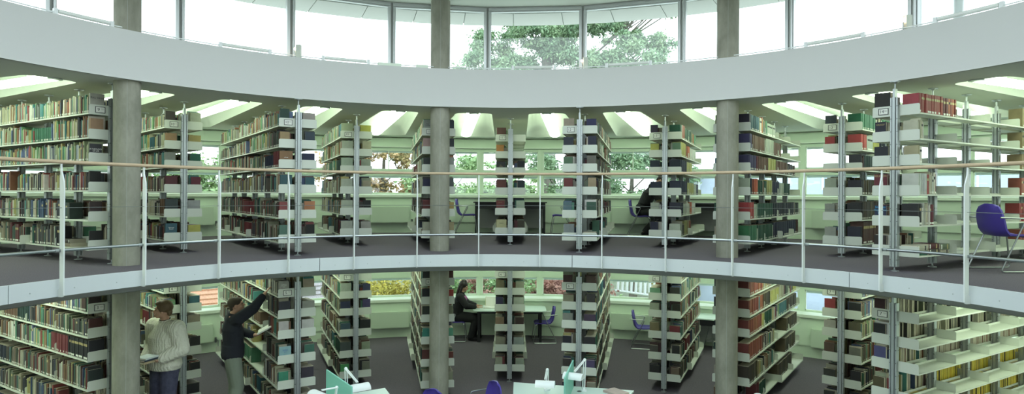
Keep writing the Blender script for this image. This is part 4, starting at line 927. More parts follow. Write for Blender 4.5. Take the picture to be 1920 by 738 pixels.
def head(mb, c, R):
    """R maps face frame (x right, y forward, z up) to the figure; c = centre of the skull"""
    def P(x, y, z): return tuple(V(c) + R @ V((x, y, z)))
    mb.ball(P(0, -.012, .02), .075, .096, .093, R=R, nu=20, nv=14)
    mb.ball(P(0, .022, -.035), .058, .066, .080, R=R, nu=18, nv=12)
    mb.ball(P(0, .058, -.092), .030, .026, .024, R=R)
    mb.ball(P(0, .074, .018), .05, .020, .016, R=R)
    for s in (-1, 1):
        mb.ball(P(s * .036, .060, -.028), .022, .020, .022, R=R)
        mb.ball(P(s * .077, -.010, -.018), .010, .020, .032, R=R)
        mb.ball(P(s * .030, -.005, -.075), .022, .045, .022, R=R)
    mb.capsule(P(0, .082, .006), P(0, .108, -.034), .0085, .013, 10)
    mb.ball(P(0, .086, -.060), .024, .011, .007, R=R); mb.ball(P(0, .083, -.072), .021, .011, .008, R=R)
def face_bits(c, R, parent, hairm):
    def P(x, y, z): return tuple(V(c) + R @ V((x, y, z)))
    eye = MB(); brow = MB(); lip = MB()
    for s in (-1, 1):
        eye.ball(P(s * .031, .078, -.004), .010, .008, .006, R=R)
        brow.capsule(P(s * .016, .093, .016), P(s * .046, .082, .018), .004, .003, 6)
    lip.capsule(P(-.018, .094, -.066), P(.018, .094, -.066), .0035, .0035, 6)
    eye.build('eyes', M_INK, parent, True); brow.build('eyebrows', hairm, parent, True); lip.build('mouth', mat('lips', (.36, .14, .12), .5), parent, True)
def set_mat(me, m):
    me.materials.clear(); me.materials.append(m); return me
def Rz(a): return Matrix.Rotation(rad(a), 3, 'Z')
def Rx(a): return Matrix.Rotation(rad(a), 3, 'X')
def torso_chain(mb, pts, radii, squash=.72, n=8):
    """soft torso through pts (pelvis to neck) with lateral radii"""
    for i in range(len(pts) - 1):
        for k in range(n):
            t = k / n; p = V(pts[i]).lerp(V(pts[i + 1]), t); r = radii[i] * (1 - t) + radii[i + 1] * t
            mb.ball(tuple(p), r, r * squash, .07, nu=18, nv=8)
def person(loc, ang, spec):
    """figure frame: faces +Y, right hand at +X"""
    e = empty('person', loc, rad(ang)); J = {k: V(v) for k, v in spec['j'].items()}
    b = MB()
    torso_chain(b, [J['pelvis'], J['waist'], J['chest'], J['neckb']], [.155, .135, .165, .09])
    for s in ('l', 'r'):
        b.capsule(J['chest'].lerp(J['neckb'], .55), J['sh' + s], .07, .055)
        b.capsule(J['sh' + s], J['el' + s], .052, .040); b.capsule(J['el' + s], J['wr' + s], .040, .027)
        b.capsule(J['pelvis'], J['hip' + s], .09, .095); b.capsule(J['hip' + s], J['kn' + s], .085, .056); b.capsule(J['kn' + s], J['an' + s], .055, .038)
        f = V(spec.get('foot' + s, (0, 1, 0))); b.capsule(J['an' + s], J['an' + s] + V((0, 0, -.03)), .038, .034); b.capsule(J['an' + s] + V((0, 0, -.04)), J['an' + s] + f * .15 + V((0, 0, -.055)), .036, .028)
        h = spec['hand' + s]; hand(b, J['wr' + s], V(h[0]), V(h[1]), h[2], h[3])
    R = Rz(spec['look'][0]) @ Rx(spec['look'][1]); c = J['head']
    b.capsule(J['neckb'], c + R @ V((0, -.02, -.06)), .058, .052)
    head(b, c, R)
    obj('body', set_mat(remesh(b, .0075, 2), M_SKIN), e)
    face_bits(c, R, e, spec['hairmat'])
    # hair
    hb = MB(); spec['hair'](hb, c, R); obj('hair', set_mat(remesh(hb, .007, 1), spec['hairmat']), e)
    # top
    t = MB(); ex = spec.get('bulk', .022)
    if 'hem' in spec:
        t.loft([((J['pelvis'].x, J['pelvis'].y, spec['hem']), .155 + ex, .118 + ex), ((J['pelvis'].x, J['pelvis'].y, spec['hem'] + .06), .178 + ex, .135 + ex), ((J['waist'].x, J['waist'].y, J['waist'].z), .165 + ex, .125 + ex)], 28)
    else: t.ball(J['pelvis'].lerp(J['waist'], .5), .165 + ex, .13 + ex, .12)
    torso_chain(t, [J['waist'], J['chest'], J['neckb'].lerp(J['chest'], .15)], [.165 + ex, .178 + ex, .09 + ex], .74)
    for s in ('l', 'r'):
        t.capsule(J['chest'].lerp(J['neckb'], .5), J['sh' + s], .085 + ex * .5, .062 + ex)
        t.capsule(J['sh' + s], J['el' + s], .060 + ex, .050 + ex); d = (J['wr' + s] - J['el' + s]); t.capsule(J['el' + s], J['el' + s] + d * .86, .050 + ex, .038 + ex * .6); t.tube([J['el' + s] + d * .8, J['el' + s] + d * .97], .033 + ex * .4, 14)
    t.tube([J['neckb'] + V((0, -.005, -.04)), J['neckb'] + (c - J['neckb']) * .25], .072, 18)
    obj(spec['topname'], set_mat(remesh(t, .009, 3), spec['topmat']), e)
    # trousers
    q = MB(); q.ball(J['pelvis'], .18, .135, .13)
    for s in ('l', 'r'):
        q.capsule(J['pelvis'], J['hip' + s], .118, .118); q.capsule(J['hip' + s], J['kn' + s], .118, .092); q.capsule(J['kn' + s], J['kn' + s].lerp(J['an' + s], .85), .092, .078); q.tube([J['kn' + s].lerp(J['an' + s], .6), J['an' + s] + V((0, 0, -.02))], .078, 14)
    obj('trousers', set_mat(remesh(q, .011, 3), spec['legmat']), e)
    for s in ('l', 'r'):
        f = V(spec.get('foot' + s, (0, 1, 0))); a = J['an' + s]; sh = MB(); z = a.z - .085
        sh.capsule(a + V((0, 0, -.045)) - f * .03, a + f * .16 + V((0, 0, -.052)), .045, .036); obj('shoe', set_mat(remesh(sh, .008, 2), M_BLK), e)
    return e
def hair_short(hb, c, R):
    def P(x, y, z): return tuple(V(c) + R @ V((x, y, z)))
    hb.ball(P(0, -.022, .038), .088, .102, .092, R=R, nu=20, nv=12)
    hb.ball(P(0, .036, .088), .064, .050, .030, R=R)      # fringe
    hb.ball(P(.03, .060, .082), .034, .034, .022, R=R); hb.ball(P(-.03, .062, .078), .032, .032, .020, R=R)
    for s in (-1, 1): hb.ball(P(s * .076, -.012, .018), .016, .045, .045, R=R)
    hb.ball(P(0, -.085, -.03), .062, .03, .05, R=R)
def hair_crop(hb, c, R):
    def P(x, y, z): return tuple(V(c) + R @ V((x, y, z)))
    hb.ball(P(0, -.020, .036), .084, .103, .088, R=R, nu=20, nv=12); hb.ball(P(0, -.08, -.025), .06, .032, .055, R=R)
def hair_long(hb, c, R):
    def P(x, y, z): return tuple(V(c) + R @ V((x, y, z)))
    hb.ball(P(0, -.02, .04), .096, .108, .098, R=R, nu=20, nv=12); hb.ball(P(0, -.02, .12), .06, .065, .04, R=R)
    for i in range(10):
        t = i / 9; hb.ball(P(0, -.075 - .02 * sin(t * 3), -.02 - .42 * t), .092 - .02 * t, .058 - .012 * t, .06, R=R)
    for s in (-1, 1): hb.capsule(P(s * .075, -.01, .0), P(s * .08, -.03, -.22), .028, .03)
# -- young man in the cable jumper: stands behind the left column, three books in his hands
bodyst = dict(pelvis=(0, 0, .98), waist=(0, .01, 1.12), chest=(0, 0, 1.34), neckb=(0, -.01, 1.53), shl=(-.195, -.01, 1.46), shr=(.195, -.01, 1.46),
              hipl=(-.09, 0, .93), hipr=(.09, 0, .93), knl=(-.11, .05, .50), knr=(.12, .01, .50), anl=(-.12, .0, .10), anr=(.15, -.05, .10), head=(0, .03, 1.70))
j = dict(bodyst); j.update(ell=(-.27, -.02, 1.20), elr=(.28, -.08, 1.19), wrl=(-.14, .20, 1.10), wrr=(.10, .22, 1.08))
PM_ = pol(-46.3, 6.0)
p1 = unproject(309, 364, LOW)  # direction only
dirv = V(((309 - 941) / 1246.45, 1, 0)); P1 = V((CAMP.x, CAMP.y, LOW)) + dirv * 9.25
m1 = person(tuple(P1), 158, dict(j=j, look=(-56, 4), handl=((.35, .9, -.05), (0, 0, -1), 1, .25), handr=((-.75, .6, -.05), (0, 0, -1), 1, .45),
            hair=hair_short, hairmat=M_HAIRB, hem=.93, bulk=.055, topname='cable_knit_jumper', topmat=M_KNIT, legmat=M_DENIM, footl=(-.2, .98, 0), footr=(.3, .95, 0)))
tag(m1, 'young man in a cream cable knit jumper and dark jeans holding books', 'person')
m1.scale = (1.08, 1.08, 1.07)
mb = MB().tube([(0, -.01, 1.53), (0, 0, 1.575)], .068, 18); mb.build('dark_collar', M_BLK, m1, True)
# -- man reaching up to the shelf
j = dict(bodyst); j.update(pelvis=(0, 0, .98), ell=(-.26, .10, 1.26), wrl=(-.05, .30, 1.22), shr=(.18, .06, 1.52), elr=(.20, .26, 1.66), wrr=(.19, .40, 1.84), head=(.0, .05, 1.70), knr=(.12, .06, .52))
dirv = V(((437 - 941) / 1246.45, 1, 0)); P2 = V((CAMP.x, CAMP.y, LOW)) + dirv * 10.05
m2 = person(tuple(P2), -62, dict(j=j, look=(-8, 14), handl=((.6, .75, .1), (0, 0, -1), 1, .25), handr=((0, .6, .8), (0, -.7, .6), -1, .35),
            hair=hair_crop, hairmat=M_HAIRG, hem=.92, bulk=.03, topname='black_jumper', topmat=M_NAVYS, legmat=M_KHAKI))
tag(m2, 'man in black jumper and grey trousers reaching up to a shelf with an open book', 'person')
m2.scale = (1.03, 1.03, 1.03)
# -- seated readers
sit = dict(pelvis=(0, -.02, .56), waist=(0, .02, .70), chest=(0, .07, .92), neckb=(0, .11, 1.10), shl=(-.18, .09, 1.04), shr=(.18, .09, 1.04), hipl=(-.09, .03, .55), hipr=(.09, .03, .55),
           knl=(-.12, .46, .52), knr=(.12, .46, .52), anl=(-.12, .40, .10), anr=(.12, .34, .10), head=(0, .17, 1.27), ell=(-.23, .24, .84), elr=(.23, .24, .84), wrl=(-.12, .46, .80), wrr=(.12, .46, .80))
sp = at(BASE, 10.65, 1.26, LOW)
m3 = person((sp.x, sp.y, LOW), heading(BASE, -88) - 90, dict(j=sit, look=(-20, -14), handl=((.1, 1, -.05), (0, 0, 1), -1, .2), handr=((-.1, 1, -.05), (0, 0, 1), 1, .2),
            hair=hair_long, hairmat=M_HAIRD, bulk=.03, topname='black_top', topmat=M_BLK, legmat=M_BLK)); tag(m3, 'person with long dark hair in black seated reading at the lower pale table', 'person')
m3['label'] = 'person with long dark hair in black, seated reading at the lower pale table'
sk = MB(); sk.ball((-.02, .10, .99), .20, .14, .10); obj('mauve_scarf', set_mat(remesh(sk, .012, 2), M_MAUVE), m3, (-.0, .02, -.02)); 
j = dict(sit); j.update(chest=(0, .16, .98), waist=(0, .05, .74), neckb=(0, .28, 1.15), shl=(-.18, .24, 1.11), shr=(.18, .24, 1.11), head=(0, .42, 1.27), ell=(-.25, .38, .86), elr=(.25, .38, .86), wrl=(-.10, .60, .80), wrr=(.12, .62, .82), anl=(-.12, .10, .10), anr=(.12, .05, .10))
sp = at(23.3, 10.62, 1.10)
m4 = person((sp.x, sp.y, 0), heading(23.3, -82) - 90, dict(j=j, look=(-5, -45), handl=((.4, .9, -.1), (0, 0, 1), -1, .25), handr=((-.2, .95, -.15), (.3, 0, 1), 1, .6),
            hair=hair_crop, hairmat=M_HAIRD, bulk=.05, topname='black_jumper', topmat=M_BLK, legmat=M_BLK)); tag(m4, 'person in a black jumper bent over the upper desk writing', 'person')
MB().tube([(0.105, .70, .775), (.13, .66, .90)], .005, 8).build('pen', M_WHITE, m4)
# held and lying books
def loose_book(w, h, t, col, loc, rot, label, opened=False, par=None):
    e = empty('book', loc, 0, rot); tag(e, label, 'book')
    if not opened:
        c = MB(); c.col = col; c.box(0, w, 0, h, 0, .003); c.box(0, w, 0, h, t - .003, t); c.box(-.003, .001, 0, h, 0, t); c.build('cover', M_BOOK, e)
        MB().box(.001, w - .004, .004, h - .004, .003, t - .003).build('pages', M_PAGES, e)
    else:
        for s in (-1, 1):
            n = 8; top = [(s * w * i / n, t * (.35 + .65 * sin(pi * min(1, i / n * 1.0) * .6 + .25))) for i in range(n + 1)]
            pg = MB(); poly = top + [(s * w, 0.002), (0, 0.002)]; pg.prism(poly, 0, h, axis='y'); pg.build('pages', M_PAPER, e)
        c = MB(); c.col = col; c.box(-w - .004, w + .004, -.004, h + .004, 0, .002); c.build('cover', M_BOOK, e)
    return e
def world(fig, p): return fig.matrix_basis @ V(p)
bpy.context.view_layer.update()
W1 = m1.rotation_euler.z
for i, (col, t, lab) in enumerate((((.45, .36, .22), .028, 'tan book at the bottom of the pile the jumper man holds'), ((.04, .05, .07), .022, 'thin dark book in the middle of the held pile'), ((.66, .72, .72), .020, 'white covered book on top of the held pile'))):
    p = world(m1, (-.16 + .005 * i, .215, 1.095 + (.0, .0295, .0525)[i])); loose_book(.19, .25 - .01 * i, t, col, p, (0, 0, W1 + .05 * i), lab)
p = world(m2, (-.02, .36, 1.25)); loose_book(.16, .24, .022, (.30, .33, .36), p, (rad(28), 0, m2.rotation_euler.z - .2), 'open book resting on the forearm of the reaching man', True)
tp = at(BASE, 10.62, .42, LOW + .7505); loose_book(.20, .27, .03, (.4, .36, .2), tp, (0, 0, rad(heading(BASE, -90))), 'open book lying on the lower pale table', True)
tp = at(BASE, 10.85, .40, LOW + .7505); 
e = loose_book(.18, .26, .02, (.62, .60, .20), tp, (rad(62), 0, rad(heading(BASE, -90))), 'yellow open book propped upright on the lower pale table', True)
tp = at(23.3, 10.60, .62, .7605); loose_book(.19, .26, .012, (.6, .6, .55), tp, (0, 0, rad(heading(23.3, -90))), 'open white notebook the upper reader writes in', True)
p = unproject(1158, 728, LOW + .7405); p2 = pol(22.0, 4.05, LOW + .7405)
loose_book(.21, .29, .03, (.52, .40, .36), p2, (0, 0, rad(35)), 'pink and cream paperback lying on the lower middle desk')
# ================================================================== OUTSIDE
M_GRASS = mat('grass_and_paving', (0.24, 0.27, 0.19), 1.0, noise=(.7, (0.13, 0.17, 0.09), 6, (1, 1, 1)))
g = MB().ring([(R_WIN + .3, LOW - .3), (90, LOW - .3), (90, LOW - .5), (R_WIN + .3, LOW - .5)], step=7.5).build('ground', M_GRASS); g['kind'] = 'structure'
M_BARK = mat('bark', (0.20, 0.19, 0.15), 1.0, noise=(5, (0.13, 0.12, 0.10), 5, (1, 1, .3)))
def leafmat(name, c1, c2):
    m = mat(name, c1, 0.8, noise=(1.3, c2, 4, (1, 1, 1)), spec=0.1); return m
LEAF = {'conifer': leafmat('conifer_needles', (0.34, 0.46, 0.26), (0.20, 0.33, 0.20)), 'autumn': leafmat('autumn_leaves', (0.62, 0.36, 0.18), (0.34, 0.36, 0.18)), 'green': leafmat('garden_leaves', (0.42, 0.56, 0.28), (0.26, 0.42, 0.20)),
        'yellow': leafmat('yellow_leaves', (0.72, 0.60, 0.14), (0.45, 0.42, 0.12)), 'pink': leafmat('copper_leaves', (0.55, 0.30, 0.25), (0.36, 0.20, 0.16))}
def tree(name, x, y, z0, blobs, kind, leaf, nleaf, label, trunk=True, seed=1, droop=0.3, branches=None):
    """blobs: (x, z, radius, squash) relative to the trunk foot, seen from the building"""
    rnd = random.Random(seed); e = empty(name, (x, y, z0)); tag(e, label, 'tree' if 'tree' in name else 'bush', 'trees and shrubs outside')
    LW = .20 if kind == 'conifer' else .24
    lf = MB(); tot = sum(b[2] ** 2 for b in blobs); a = math.atan2(x, y); ca, sa = cos(a), sin(a)
    for bx, bz, r, sq in blobs:
        n_ = int(nleaf * r * r / tot); by = rnd.uniform(-.4, .4) * r; subs = [(rnd.gauss(0, .45) * r, rnd.gauss(0, .45) * r, rnd.gauss(0, .40) * r * sq) for _ in range(max(3, int(14)))]
        for _ in range(n_):
            s = rnd.choice(subs); rr = r * .36; c = V((bx * ca, -bx * sa, bz)) + V((s[0] * ca + (s[1] + by) * sa, -s[0] * sa + (s[1] + by) * ca, s[2])) + V((rnd.gauss(0, .5) * rr, rnd.gauss(0, .5) * rr, rnd.gauss(0, .32) * rr))
            d = V((rnd.gauss(0, 1), rnd.gauss(0, 1), rnd.gauss(-droop, .6))).normalized(); w = d.cross(V((rnd.gauss(0, 1), rnd.gauss(0, 1), rnd.gauss(0, 1)))).normalized()
            L = leaf * rnd.uniform(.6, 1.3); lf.add([tuple(c), tuple(c + d * L * .5 + w * L * LW), tuple(c + d * L), tuple(c + d * L * .5 - w * L * LW)], [(0, 1, 2, 3)])
    me = bpy.data.meshes.new('foliage'); me.from_pydata(lf.v, [], lf.f); me.materials.append(LEAF[kind]); obj('foliage', me, e)
    if trunk:
        tb = MB(); top = max(b[1] for b in blobs); tb.tube([(0, 0, 0), (.05, 0, top * .4), (-.05, .1, top * .75), (0, .1, top)], .2, 10, radii=[.03 * top, .025 * top, .016 * top, .006 * top])
        for bx, bz, r, sq in blobs:
            st = max(.3, bz - abs(bx) * .7 - .5); tb.tube([(0, 0, st), (bx * .5 * ca, -bx * .5 * sa, (st + bz) / 2 - .1), (bx * ca, -bx * sa, bz)], .1, 6, radii=[.0055 * top, .004 * top, .002 * top])
            for _ in range(4):
                q = V((rnd.gauss(0, .5) * r, rnd.gauss(0, .3) * r, rnd.gauss(0, .4) * r)); tb.tube([(bx * .6 * ca, -bx * .6 * sa, st + (bz - st) * .6), (bx * ca + q.x * ca, -bx * sa - q.x * sa, bz + q.z)], .03, 5, radii=[.003 * top, .001 * top])
        tb.build('trunk', M_BARK, e, True)
    return e
# the big conifer: crown seen through the clerestory; 30 m away
tz = LOW - .3
tree('conifer_tree', 2.0, 25.0, tz, [(-3.3, 9.1, 1.1, .9), (-2.6, 10.7, 1.0, 1.2), (-1.2, 9.6, 1.1, .8), (-.9, 11.3, 1.1, .9), (.5, 10.3, 1.3, 1), (.7, 12.0, 1.2, 1), (2.2, 9.6, 1.2, .8), (2.1, 11.7, 1.1, .8), (3.7, 9.5, 1.4, .9), (4.3, 12.0, .6, .7), (4.9, 10.6, .6, .9), (5.3, 12.2, .7, .6), (3.6, 10.8, .7, .8), (-.2, 13.4, 1.2, 1), (1.5, 13.6, 1.2, 1), (1, 8, 1.5, 1), (-1.5, 7.8, 1.2, 1)], 'conifer', .17, 120000, 'tall green conifer outside, its crown filling the middle clerestory windows', seed=3, droop=.8)
tree('autumn_tree', -4.6, 20.5, tz, [(-1.4, 4.9, 1.0, .8), (-.3, 4.0, .9, .8), (.8, 5.2, .7, .8), (0, 5.6, .7, .7), (-1.6, 3.9, .8, .7), (1.2, 4.1, .6, .7)], 'autumn', .16, 9000, 'rust leaved tree outside the upper window left of the middle column', seed=5)
tree('garden_tree', -2.0, 19.5, tz, [(-.8, 4.2, .9, .8), (.3, 3.6, 1.0, .8), (.8, 4.9, .6, .7), (1.4, 3.9, .8, .7), (2.6, 4.0, .7, .8)], 'green', .16, 9000, 'green tree outside the upper middle window left of the middle shelf', seed=6)
tree('garden_tree', 2.4, 20.5, tz, [(-.9, 4.8, .8, .8), (.2, 4.1, 1.0, .8), (.6, 5.3, .7, .7), (1.3, 4.0, .7, .7)], 'conifer', .16, 9000, 'dark green tree outside the upper middle window right of the middle shelf', seed=7)
tree('garden_tree', 4.7, 18.9, tz, [(-1.0, 4.0, .9, .8), (0, 5.0, .8, .8), (.8, 3.8, .9, .8), (1.0, 5.2, .6, .7), (-1.2, 5.1, .6, .8), (1.9, 4.5, .6, .8)], 'conifer', .17, 11000, 'long needled pine outside the upper window right of the middle shelves', seed=8)
tree('garden_tree', -11.4, 21.0, tz, [(-1, 4.6, 1.3, .8), (.8, 5.0, 1.2, .8), (0, 3.7, 1.3, .8), (1.7, 3.9, 1.0, .8)], 'green', .18, 9000, 'leafy green tree outside the upper left window', seed=9)
def bush(x, y, r, h, kind, label, seed, nl=6000):
    return tree('bush', x, y, tz, [(-.5 * r, h * .5, r * .8, .8), (.5 * r, h * .45, r * .8, .8), (0, h * .75, r * .7, .8)], kind, .11, nl, label, trunk=False, seed=seed)
bush(-3.5, 15.2, 1.4, 1.5, 'yellow', 'yellow leaved bush outside the lower window left of the middle column', 11)
bush(-1.6, 14.2, .9, 1.5, 'green', 'green bush outside the lower middle window', 12)
bush(-.75, 14.8, .8, 1.3, 'pink', 'copper leaved bush behind the seated reader on the lower floor', 13)
bush(.3, 15.0, .9, 1.4, 'green', 'green bush outside the lower window just left of the middle shelf', 14)
bush(1.5, 14.6, 1.0, 1.35, 'pink', 'copper leaved bush outside the lower window right of the middle shelf', 15)
bush(3.0, 13.6, .5, 1.0, 'green', 'small green bush below the white balustrade outside', 16, 2500)
bush(6.0, 18.6, .9, 1.9, 'yellow', 'yellow bush far outside beside the right column on the lower floor', 17)
bush(-6.5, 17.5, 1.3, 2.2, 'green', 'green bush outside the lower window behind the fourth shelf', 18)
# white balustrade outside the lower right window
bl = empty('balustrade', (0, 0, 0)); tag(bl, 'white railing of upright bars outside the lower window right of the middle', 'railing')
A = V((3.35, 14.7, LOW + .62)); B = V((5.4, 13.6, LOW + .48)); A2 = V((3.4, 14.7, LOW + 1.50)); B2 = V((5.4, 13.6, LOW + 1.40))
MB().tube([tuple(A), tuple(B)], .035).build('bottom_rail', M_WHITE, bl); MB().tube([tuple(A2), tuple(B2)], .035).build('top_rail', M_WHITE, bl)
for i in range(17):
    t = (i + .5) / 17; MB().tube([tuple(A.lerp(B, t)), tuple(A2.lerp(B2, t))], .038, 4).build('baluster', M_WHITE, bl)
# house roof seen from the lower left window
M_TILE = mat('roof_tiles', (0.42, 0.40, 0.40), 0.9, noise=(9, (0.30, 0.27, 0.27), 3, (1, 3, 1)), bump=(16, .8, .05)); M_BRICK = mat('brick', (0.52, 0.30, 0.20), 0.9, noise=(14, (0.40, 0.22, 0.15), 2, (1, 1, 4)))
ho = empty('house', pol(-36, 14.6, tz), rz_of(-36)); tag(ho, 'brick house with grey tiled roof outside the lower left window', 'building')
MB().box(0, 5, -5, 1.0, 0, .18).build('wall', M_BRICK, ho)
def roof(y0, y1, m, nm):
    rf = MB()
    for i in range(22):
        f0, f1 = i / 22, (i + 1) / 22; X = lambda f: -.4 + 5.6 * f; Z = lambda f: .2 + 2.1 * f
        rf.add([(X(f0), y0, Z(f0) + .04), (X(f0), y1, Z(f0) + .04), (X(f1), y1, Z(f1)), (X(f1), y0, Z(f1)), (X(f0), y0, Z(f0)), (X(f0), y1, Z(f0))], [(0, 1, 2, 3), (0, 4, 5, 1)])
    rf.build(nm, m, ho)
roof(-5.4, -1.75, M_TILE, 'roof'); roof(-1.65, 2.2, mat('orange_tiles', (.62, .34, .20), .9, noise=(9, (.5, .27, .17), 3, (1, 3, 1)), bump=(16, .8, .05)), 'roof_wing')
MB().tube([(-.4, -1.7, .24), (5.2, -1.7, 2.32)], .07, 8).build('ridge_tiles', M_BLIND, ho)
# pale glazed annexe on the right
M_ANX = mat('pale_blue_cladding', (0.50, 0.58, 0.70), 0.5); M_ANG = mat('annexe_glass', (0.32, 0.42, 0.56), 0.15)
an = empty('glazed_annexe', pol(36, 19, tz), rz_of(36)); tag(an, 'pale blue clad building with large windows outside the right windows', 'building')
MB().box(0, 5, -7, 5.5, 0, 4.6).build('wall', M_ANX, an)
for i in range(13): MB().box(-.03, 0, -6.8 + i * 1.0, -6.8 + i * 1.0 + .06, 3.95, 4.55).build('cladding_rib', M_WHITE, an)
for i in range(6): MB().box(-.02, .0, -6.6 + i * 2.0, -5.0 + i * 2.0, 2.9, 3.8).build('window', M_ANG, an)
MB().box(-.1, 5.2, -7.2, 5.7, 4.6, 4.7).build('roof', M_WHITE, an)
rf = empty('glasshouse_roof', pol(61, 22, tz), rz_of(61)); tag(rf, 'low white glasshouse roof outside the far right upper window', 'building')
MB().prism([(-6, 3.2), (6, 3.2), (5, 4.0), (0, 4.7), (-5, 4.0)], 0, 4, axis='x').build('roof', M_BLIND, rf); MB().box(0, 4, -6, 6, 0, 3.2).build('wall', M_ANX, rf)
for i in range(9): MB().tube([(-.02, -5 + i * 1.25, 3.2), (-.02, -4.4 + i * 1.1, 4.0)], .03, 4).build('glazing_bar', M_WHITE, rf)
pv = MB().ring([(R_WIN + .5, tz + .001), (R_WIN + 7, tz + .001), (R_WIN + 7, tz + .03), (R_WIN + .5, tz + .03)], 19, 75, 7.5).build('terrace', mat('pale_paving', (0.62, 0.62, 0.60), .9)); pv['kind'] = 'structure'
# ================================================================== BOOKS: the 300 that show largest are things, the rest one mass
def book_faces(w, h, d, tip=.003):
    b = .004
    vs = [(0, 0, 0), (w, 0, 0), (w, d - b, 0), (w * .5, d, 0), (0, d - b, 0), (0, 0, h), (w, 0, h), (w, d - b, h), (w * .5, d, h), (0, d - b, h)]
    cov = [(0, 5, 9, 4), (1, 2, 7, 6), (2, 3, 8, 7), (3, 4, 9, 8)]
    pag = [(0, 4, 3, 2, 1), (5, 6, 7, 8, 9), (0, 1, 6, 5)]
    return vs, cov, pag
def approx_area(B):
    M = B['M']; w, h, d = B['w'], B['h'], B['d']; A = 0
    if B['cover']: q = [(0, 0, 0), (0, d, 0), (0, d, h), (0, 0, h)]; qs = [q, [(0, d, 0), (w, d, 0), (w, d, h), (0, d, h)]]
    else: qs = [[(0, d, 0), (w, d, 0), (w, d, h), (0, d, h)]]
    for q in qs:
        P = [project(M @ V(p)) for p in q]
        if any(p is None for p in P): return 0, None
        a = abs(sum(P[i][0] * P[(i + 1) % 4][1] - P[(i + 1) % 4][0] * P[i][1] for i in range(4))) / 2
        # spine must face the camera
        c = M @ V(q[0]); 
        nrm = (M.to_3x3() @ (V((0, 1, 0)) if q[0][1] == d else V((-1, 0, 0)))).normalized()
        if nrm.dot(CAMP - c) <= 0: a = 0
        A += a
    cx = sum(p[0] for p in P) / 4; cy = sum(p[1] for p in P) / 4
    if not (0 < cx < 1920 and 0 < cy < 736): return 0, None
    return A, None
bpy.context.view_layer.update()
dg = bpy.context.evaluated_depsgraph_get(); dg.update()
for B in BOOKS: B['a'] = approx_area(B)[0]
cand = sorted([B for B in BOOKS if B['a'] > 25], key=lambda B: -B['a'])[:2600]
def clear(p):
    o = CAMP.copy(); v = p - o; L = v.length; v.normalize(); o = o + v * .35
    hit, loc, nr, ix, ob, mx = SC.ray_cast(dg, o, v, distance=L - .35 - .012)
    while hit and ob.name.startswith('pane'):
        o = loc + v * .02; hit, loc, nr, ix, ob, mx = SC.ray_cast(dg, o, v, distance=(p - o).length - .012)
    return not hit
for B in cand:
    M = B['M']; w, h, d = B['w'], B['h'], B['d']; n_ = 0; q = 0
    pts = [(w * .5, d + .001, h * f) for f in (.2, .5, .8)] + ([(-.001, d * g, h * f) for g in (.3, .7) for f in (.6, .9)] * 2 if B['cover'] else [])
    for p in pts:
        P = M @ V(p); pr = project(P); q += 1
        if pr and 0 < pr[0] < 1920 and 0 < pr[1] < 736 and clear(P): n_ += 1
    B['a'] *= n_ / q
cand.sort(key=lambda B: -B['a'])
TOP = cand[:298]; topid = {id(B) for B in TOP}
seenlab = {}
for B in TOP:
    M = B['M']; w, h, d, col = B['w'], B['h'], B['d'], B['col']; fl, k, sd, lv, n_ = B['where']
    mir = M.to_3x3().determinant() < 0
    S = Matrix.Scale(-1, 4, (0, 1, 0)) if mir else Matrix.Identity(4)
    vs, cov, pag = book_faces(w, h, d); b = MB(); b.T = S; b.col = col
    t = .0022
    b.prism([(0, .002), (t, .002), (t, d - .006), (w - t, d - .006), (w - t, .002), (w, .002), (w, d - .004), (w * .5, d), (0, d - .004)], 0, h)
    o = b.build('book', M_BOOK); o.matrix_world = M @ S
    pg = MB(); pg.T = S; pg.box(t, w - t, .006, d - .006, .003, h - .003); pg.build('pages', M_PAGES, o)
    if B['lab']:
        lb = MB(); lb.T = S; lb.box(w * .12, w * .88, d - .002, d + .0004, .010, .034); lb.build('spine_label', M_PAPER, o)
    if w > .03 and not B['cover']:
        tb = MB(); tb.T = S; tb.box(w * .1, w * .9, d - .002, d + .0003, h * .68, h * .80); tb.build('title_panel', mat('gilt', (.42, .34, .16), .5) if sum(col) < .5 else M_INK, o)
    if B['title']:
        tx, sz, cm, off = B['title']; TM = {'i': M_INK, 'w': M_PAPER, 'g': mat('gilt', (.42, .34, .16), .5), 'c': mat('cyan_ink', (.05, .38, .62), .6), 'n': mat('navy_ink', (.05, .12, .35), .6)}[cm]
        lc = Vector((-.0012, d * .5 * (-1 if mir else 1), h * .5 + off))
        q = obj('title', text_mesh(tx, sz, TM), o); q.matrix_local = Matrix.Translation(lc) @ TXTM
    nm = (USHORT if fl == 'u' else USHORTL)[k]; fn = 'upper' if fl == 'u' else 'lower'; sn = 'left' if sd == 'L' else 'right'
    o['label'] = f"{cname(col)} book, {ordn(n_)} from front, {LVN[lv]} shelf, {sn} side, {fn} {nm}"
    o['category'] = 'book'; o['group'] = f'books on the {fn} {nm}'
rest = MB(); labs = []
V_, F_, MI, CC = [], [], [], []
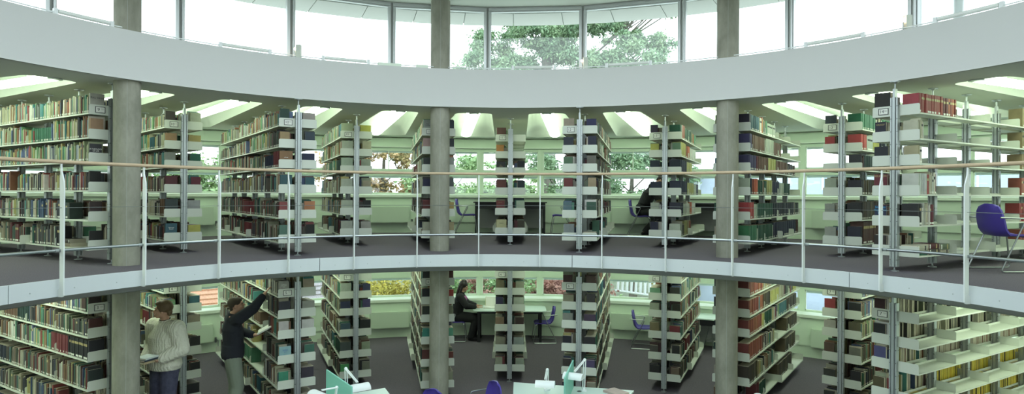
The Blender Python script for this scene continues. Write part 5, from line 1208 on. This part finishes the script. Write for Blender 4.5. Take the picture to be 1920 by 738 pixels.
for B in BOOKS:
    if id(B) in topid: continue
    w, h, d, col, M = B['w'], B['h'], B['d'], B['col'], B['M']; vs, cov, pag = book_faces(w, h, d); n0 = len(V_)
    V_ += [tuple(M @ V(p)) for p in vs]; inv = M.to_3x3().determinant() < 0
    for f in cov: F_.append([n0 + i for i in (f[::-1] if inv else f)]); CC.append(col)
    pc = B.get('pc') or ((.50, .45, .34) if sum(col) > .25 else (.36, .32, .25))
    for f in pag: F_.append([n0 + i for i in (f[::-1] if inv else f)]); CC.append(pc)
    if B['lab']:
        n0 = len(V_); e_ = .0006
        V_ += [tuple(M @ V(p)) for p in ((w * .15, d + e_, .012), (w * .85, d + e_, .012), (w * .85, d + e_, .034), (w * .15, d + e_, .034))]; F_.append([n0, n0 + 1, n0 + 2, n0 + 3]); CC.append((.62, .62, .55))
me = bpy.data.meshes.new('books'); me.from_pydata(V_, [], F_); me.materials.append(M_BOOK)
ca = me.color_attributes.new('Col', 'FLOAT_COLOR', 'CORNER'); buf = []
for f, c in zip(F_, CC): buf += [c[0], c[1], c[2], 1.0] * len(f)
ca.data.foreach_set('color', buf)
o = obj('books', me); tag(o, 'all the smaller and more distant books filling the shelves', 'books', None, 'stuff')
print('BOOKS', len(BOOKS), 'smallest single', TOP[-1]['a'] if TOP else None)

# ================================================================== LIGHT
w = bpy.data.worlds.new('sky'); SC.world = w; w.use_nodes = True; nt = w.node_tree; bg = nt.nodes['Background']
tc = nt.nodes.new('ShaderNodeTexCoord'); sx = nt.nodes.new('ShaderNodeSeparateXYZ'); rp = nt.nodes.new('ShaderNodeValToRGB')
rp.color_ramp.elements[0].position = 0.0; rp.color_ramp.elements[0].color = (0.90, 0.96, 1.0, 1); rp.color_ramp.elements[1].position = 1.0; rp.color_ramp.elements[1].color = (0.76, 0.88, 1.0, 1)
nt.links.new(tc.outputs['Generated'], sx.inputs[0]); nt.links.new(sx.outputs['Z'], rp.inputs[0]); nt.links.new(rp.outputs[0], bg.inputs[0]); bg.inputs[1].default_value = SKY
# ================================================================== CAMERA
cd = bpy.data.cameras.new('camera'); co = bpy.data.objects.new('camera', cd); COL.objects.link(co)
cd.sensor_fit = 'HORIZONTAL'; cd.sensor_width = 36.0; cd.lens = 1246.45 / 1920 * 36; cd.shift_x = (960 - 935.05) / 1920; cd.shift_y = (366.9 - 369) / 1920; cd.clip_start = 0.03; cd.clip_end = 400
co.location = CAMP
co.matrix_world = Matrix.Translation(CAMP) @ Matrix.Rotation(0.0046, 4, 'Z') @ Matrix.Rotation(pi / 2, 4, 'X') @ Matrix.Rotation(0.0048, 4, 'Z')
SC.camera = co
SC.view_settings.view_transform = 'Standard'; SC.view_settings.look = 'None'; SC.view_settings.gamma = 1; SC.view_settings.exposure = EXPO
SC.view_settings.use_curve_mapping = False
try:
    SC.cycles.max_bounces = 8; SC.cycles.diffuse_bounces = 4; SC.cycles.transparent_max_bounces = 12; SC.cycles.caustics_reflective = False; SC.cycles.caustics_refractive = False
    SC.cycles.sample_clamp_indirect = 6.0
except Exception: pass
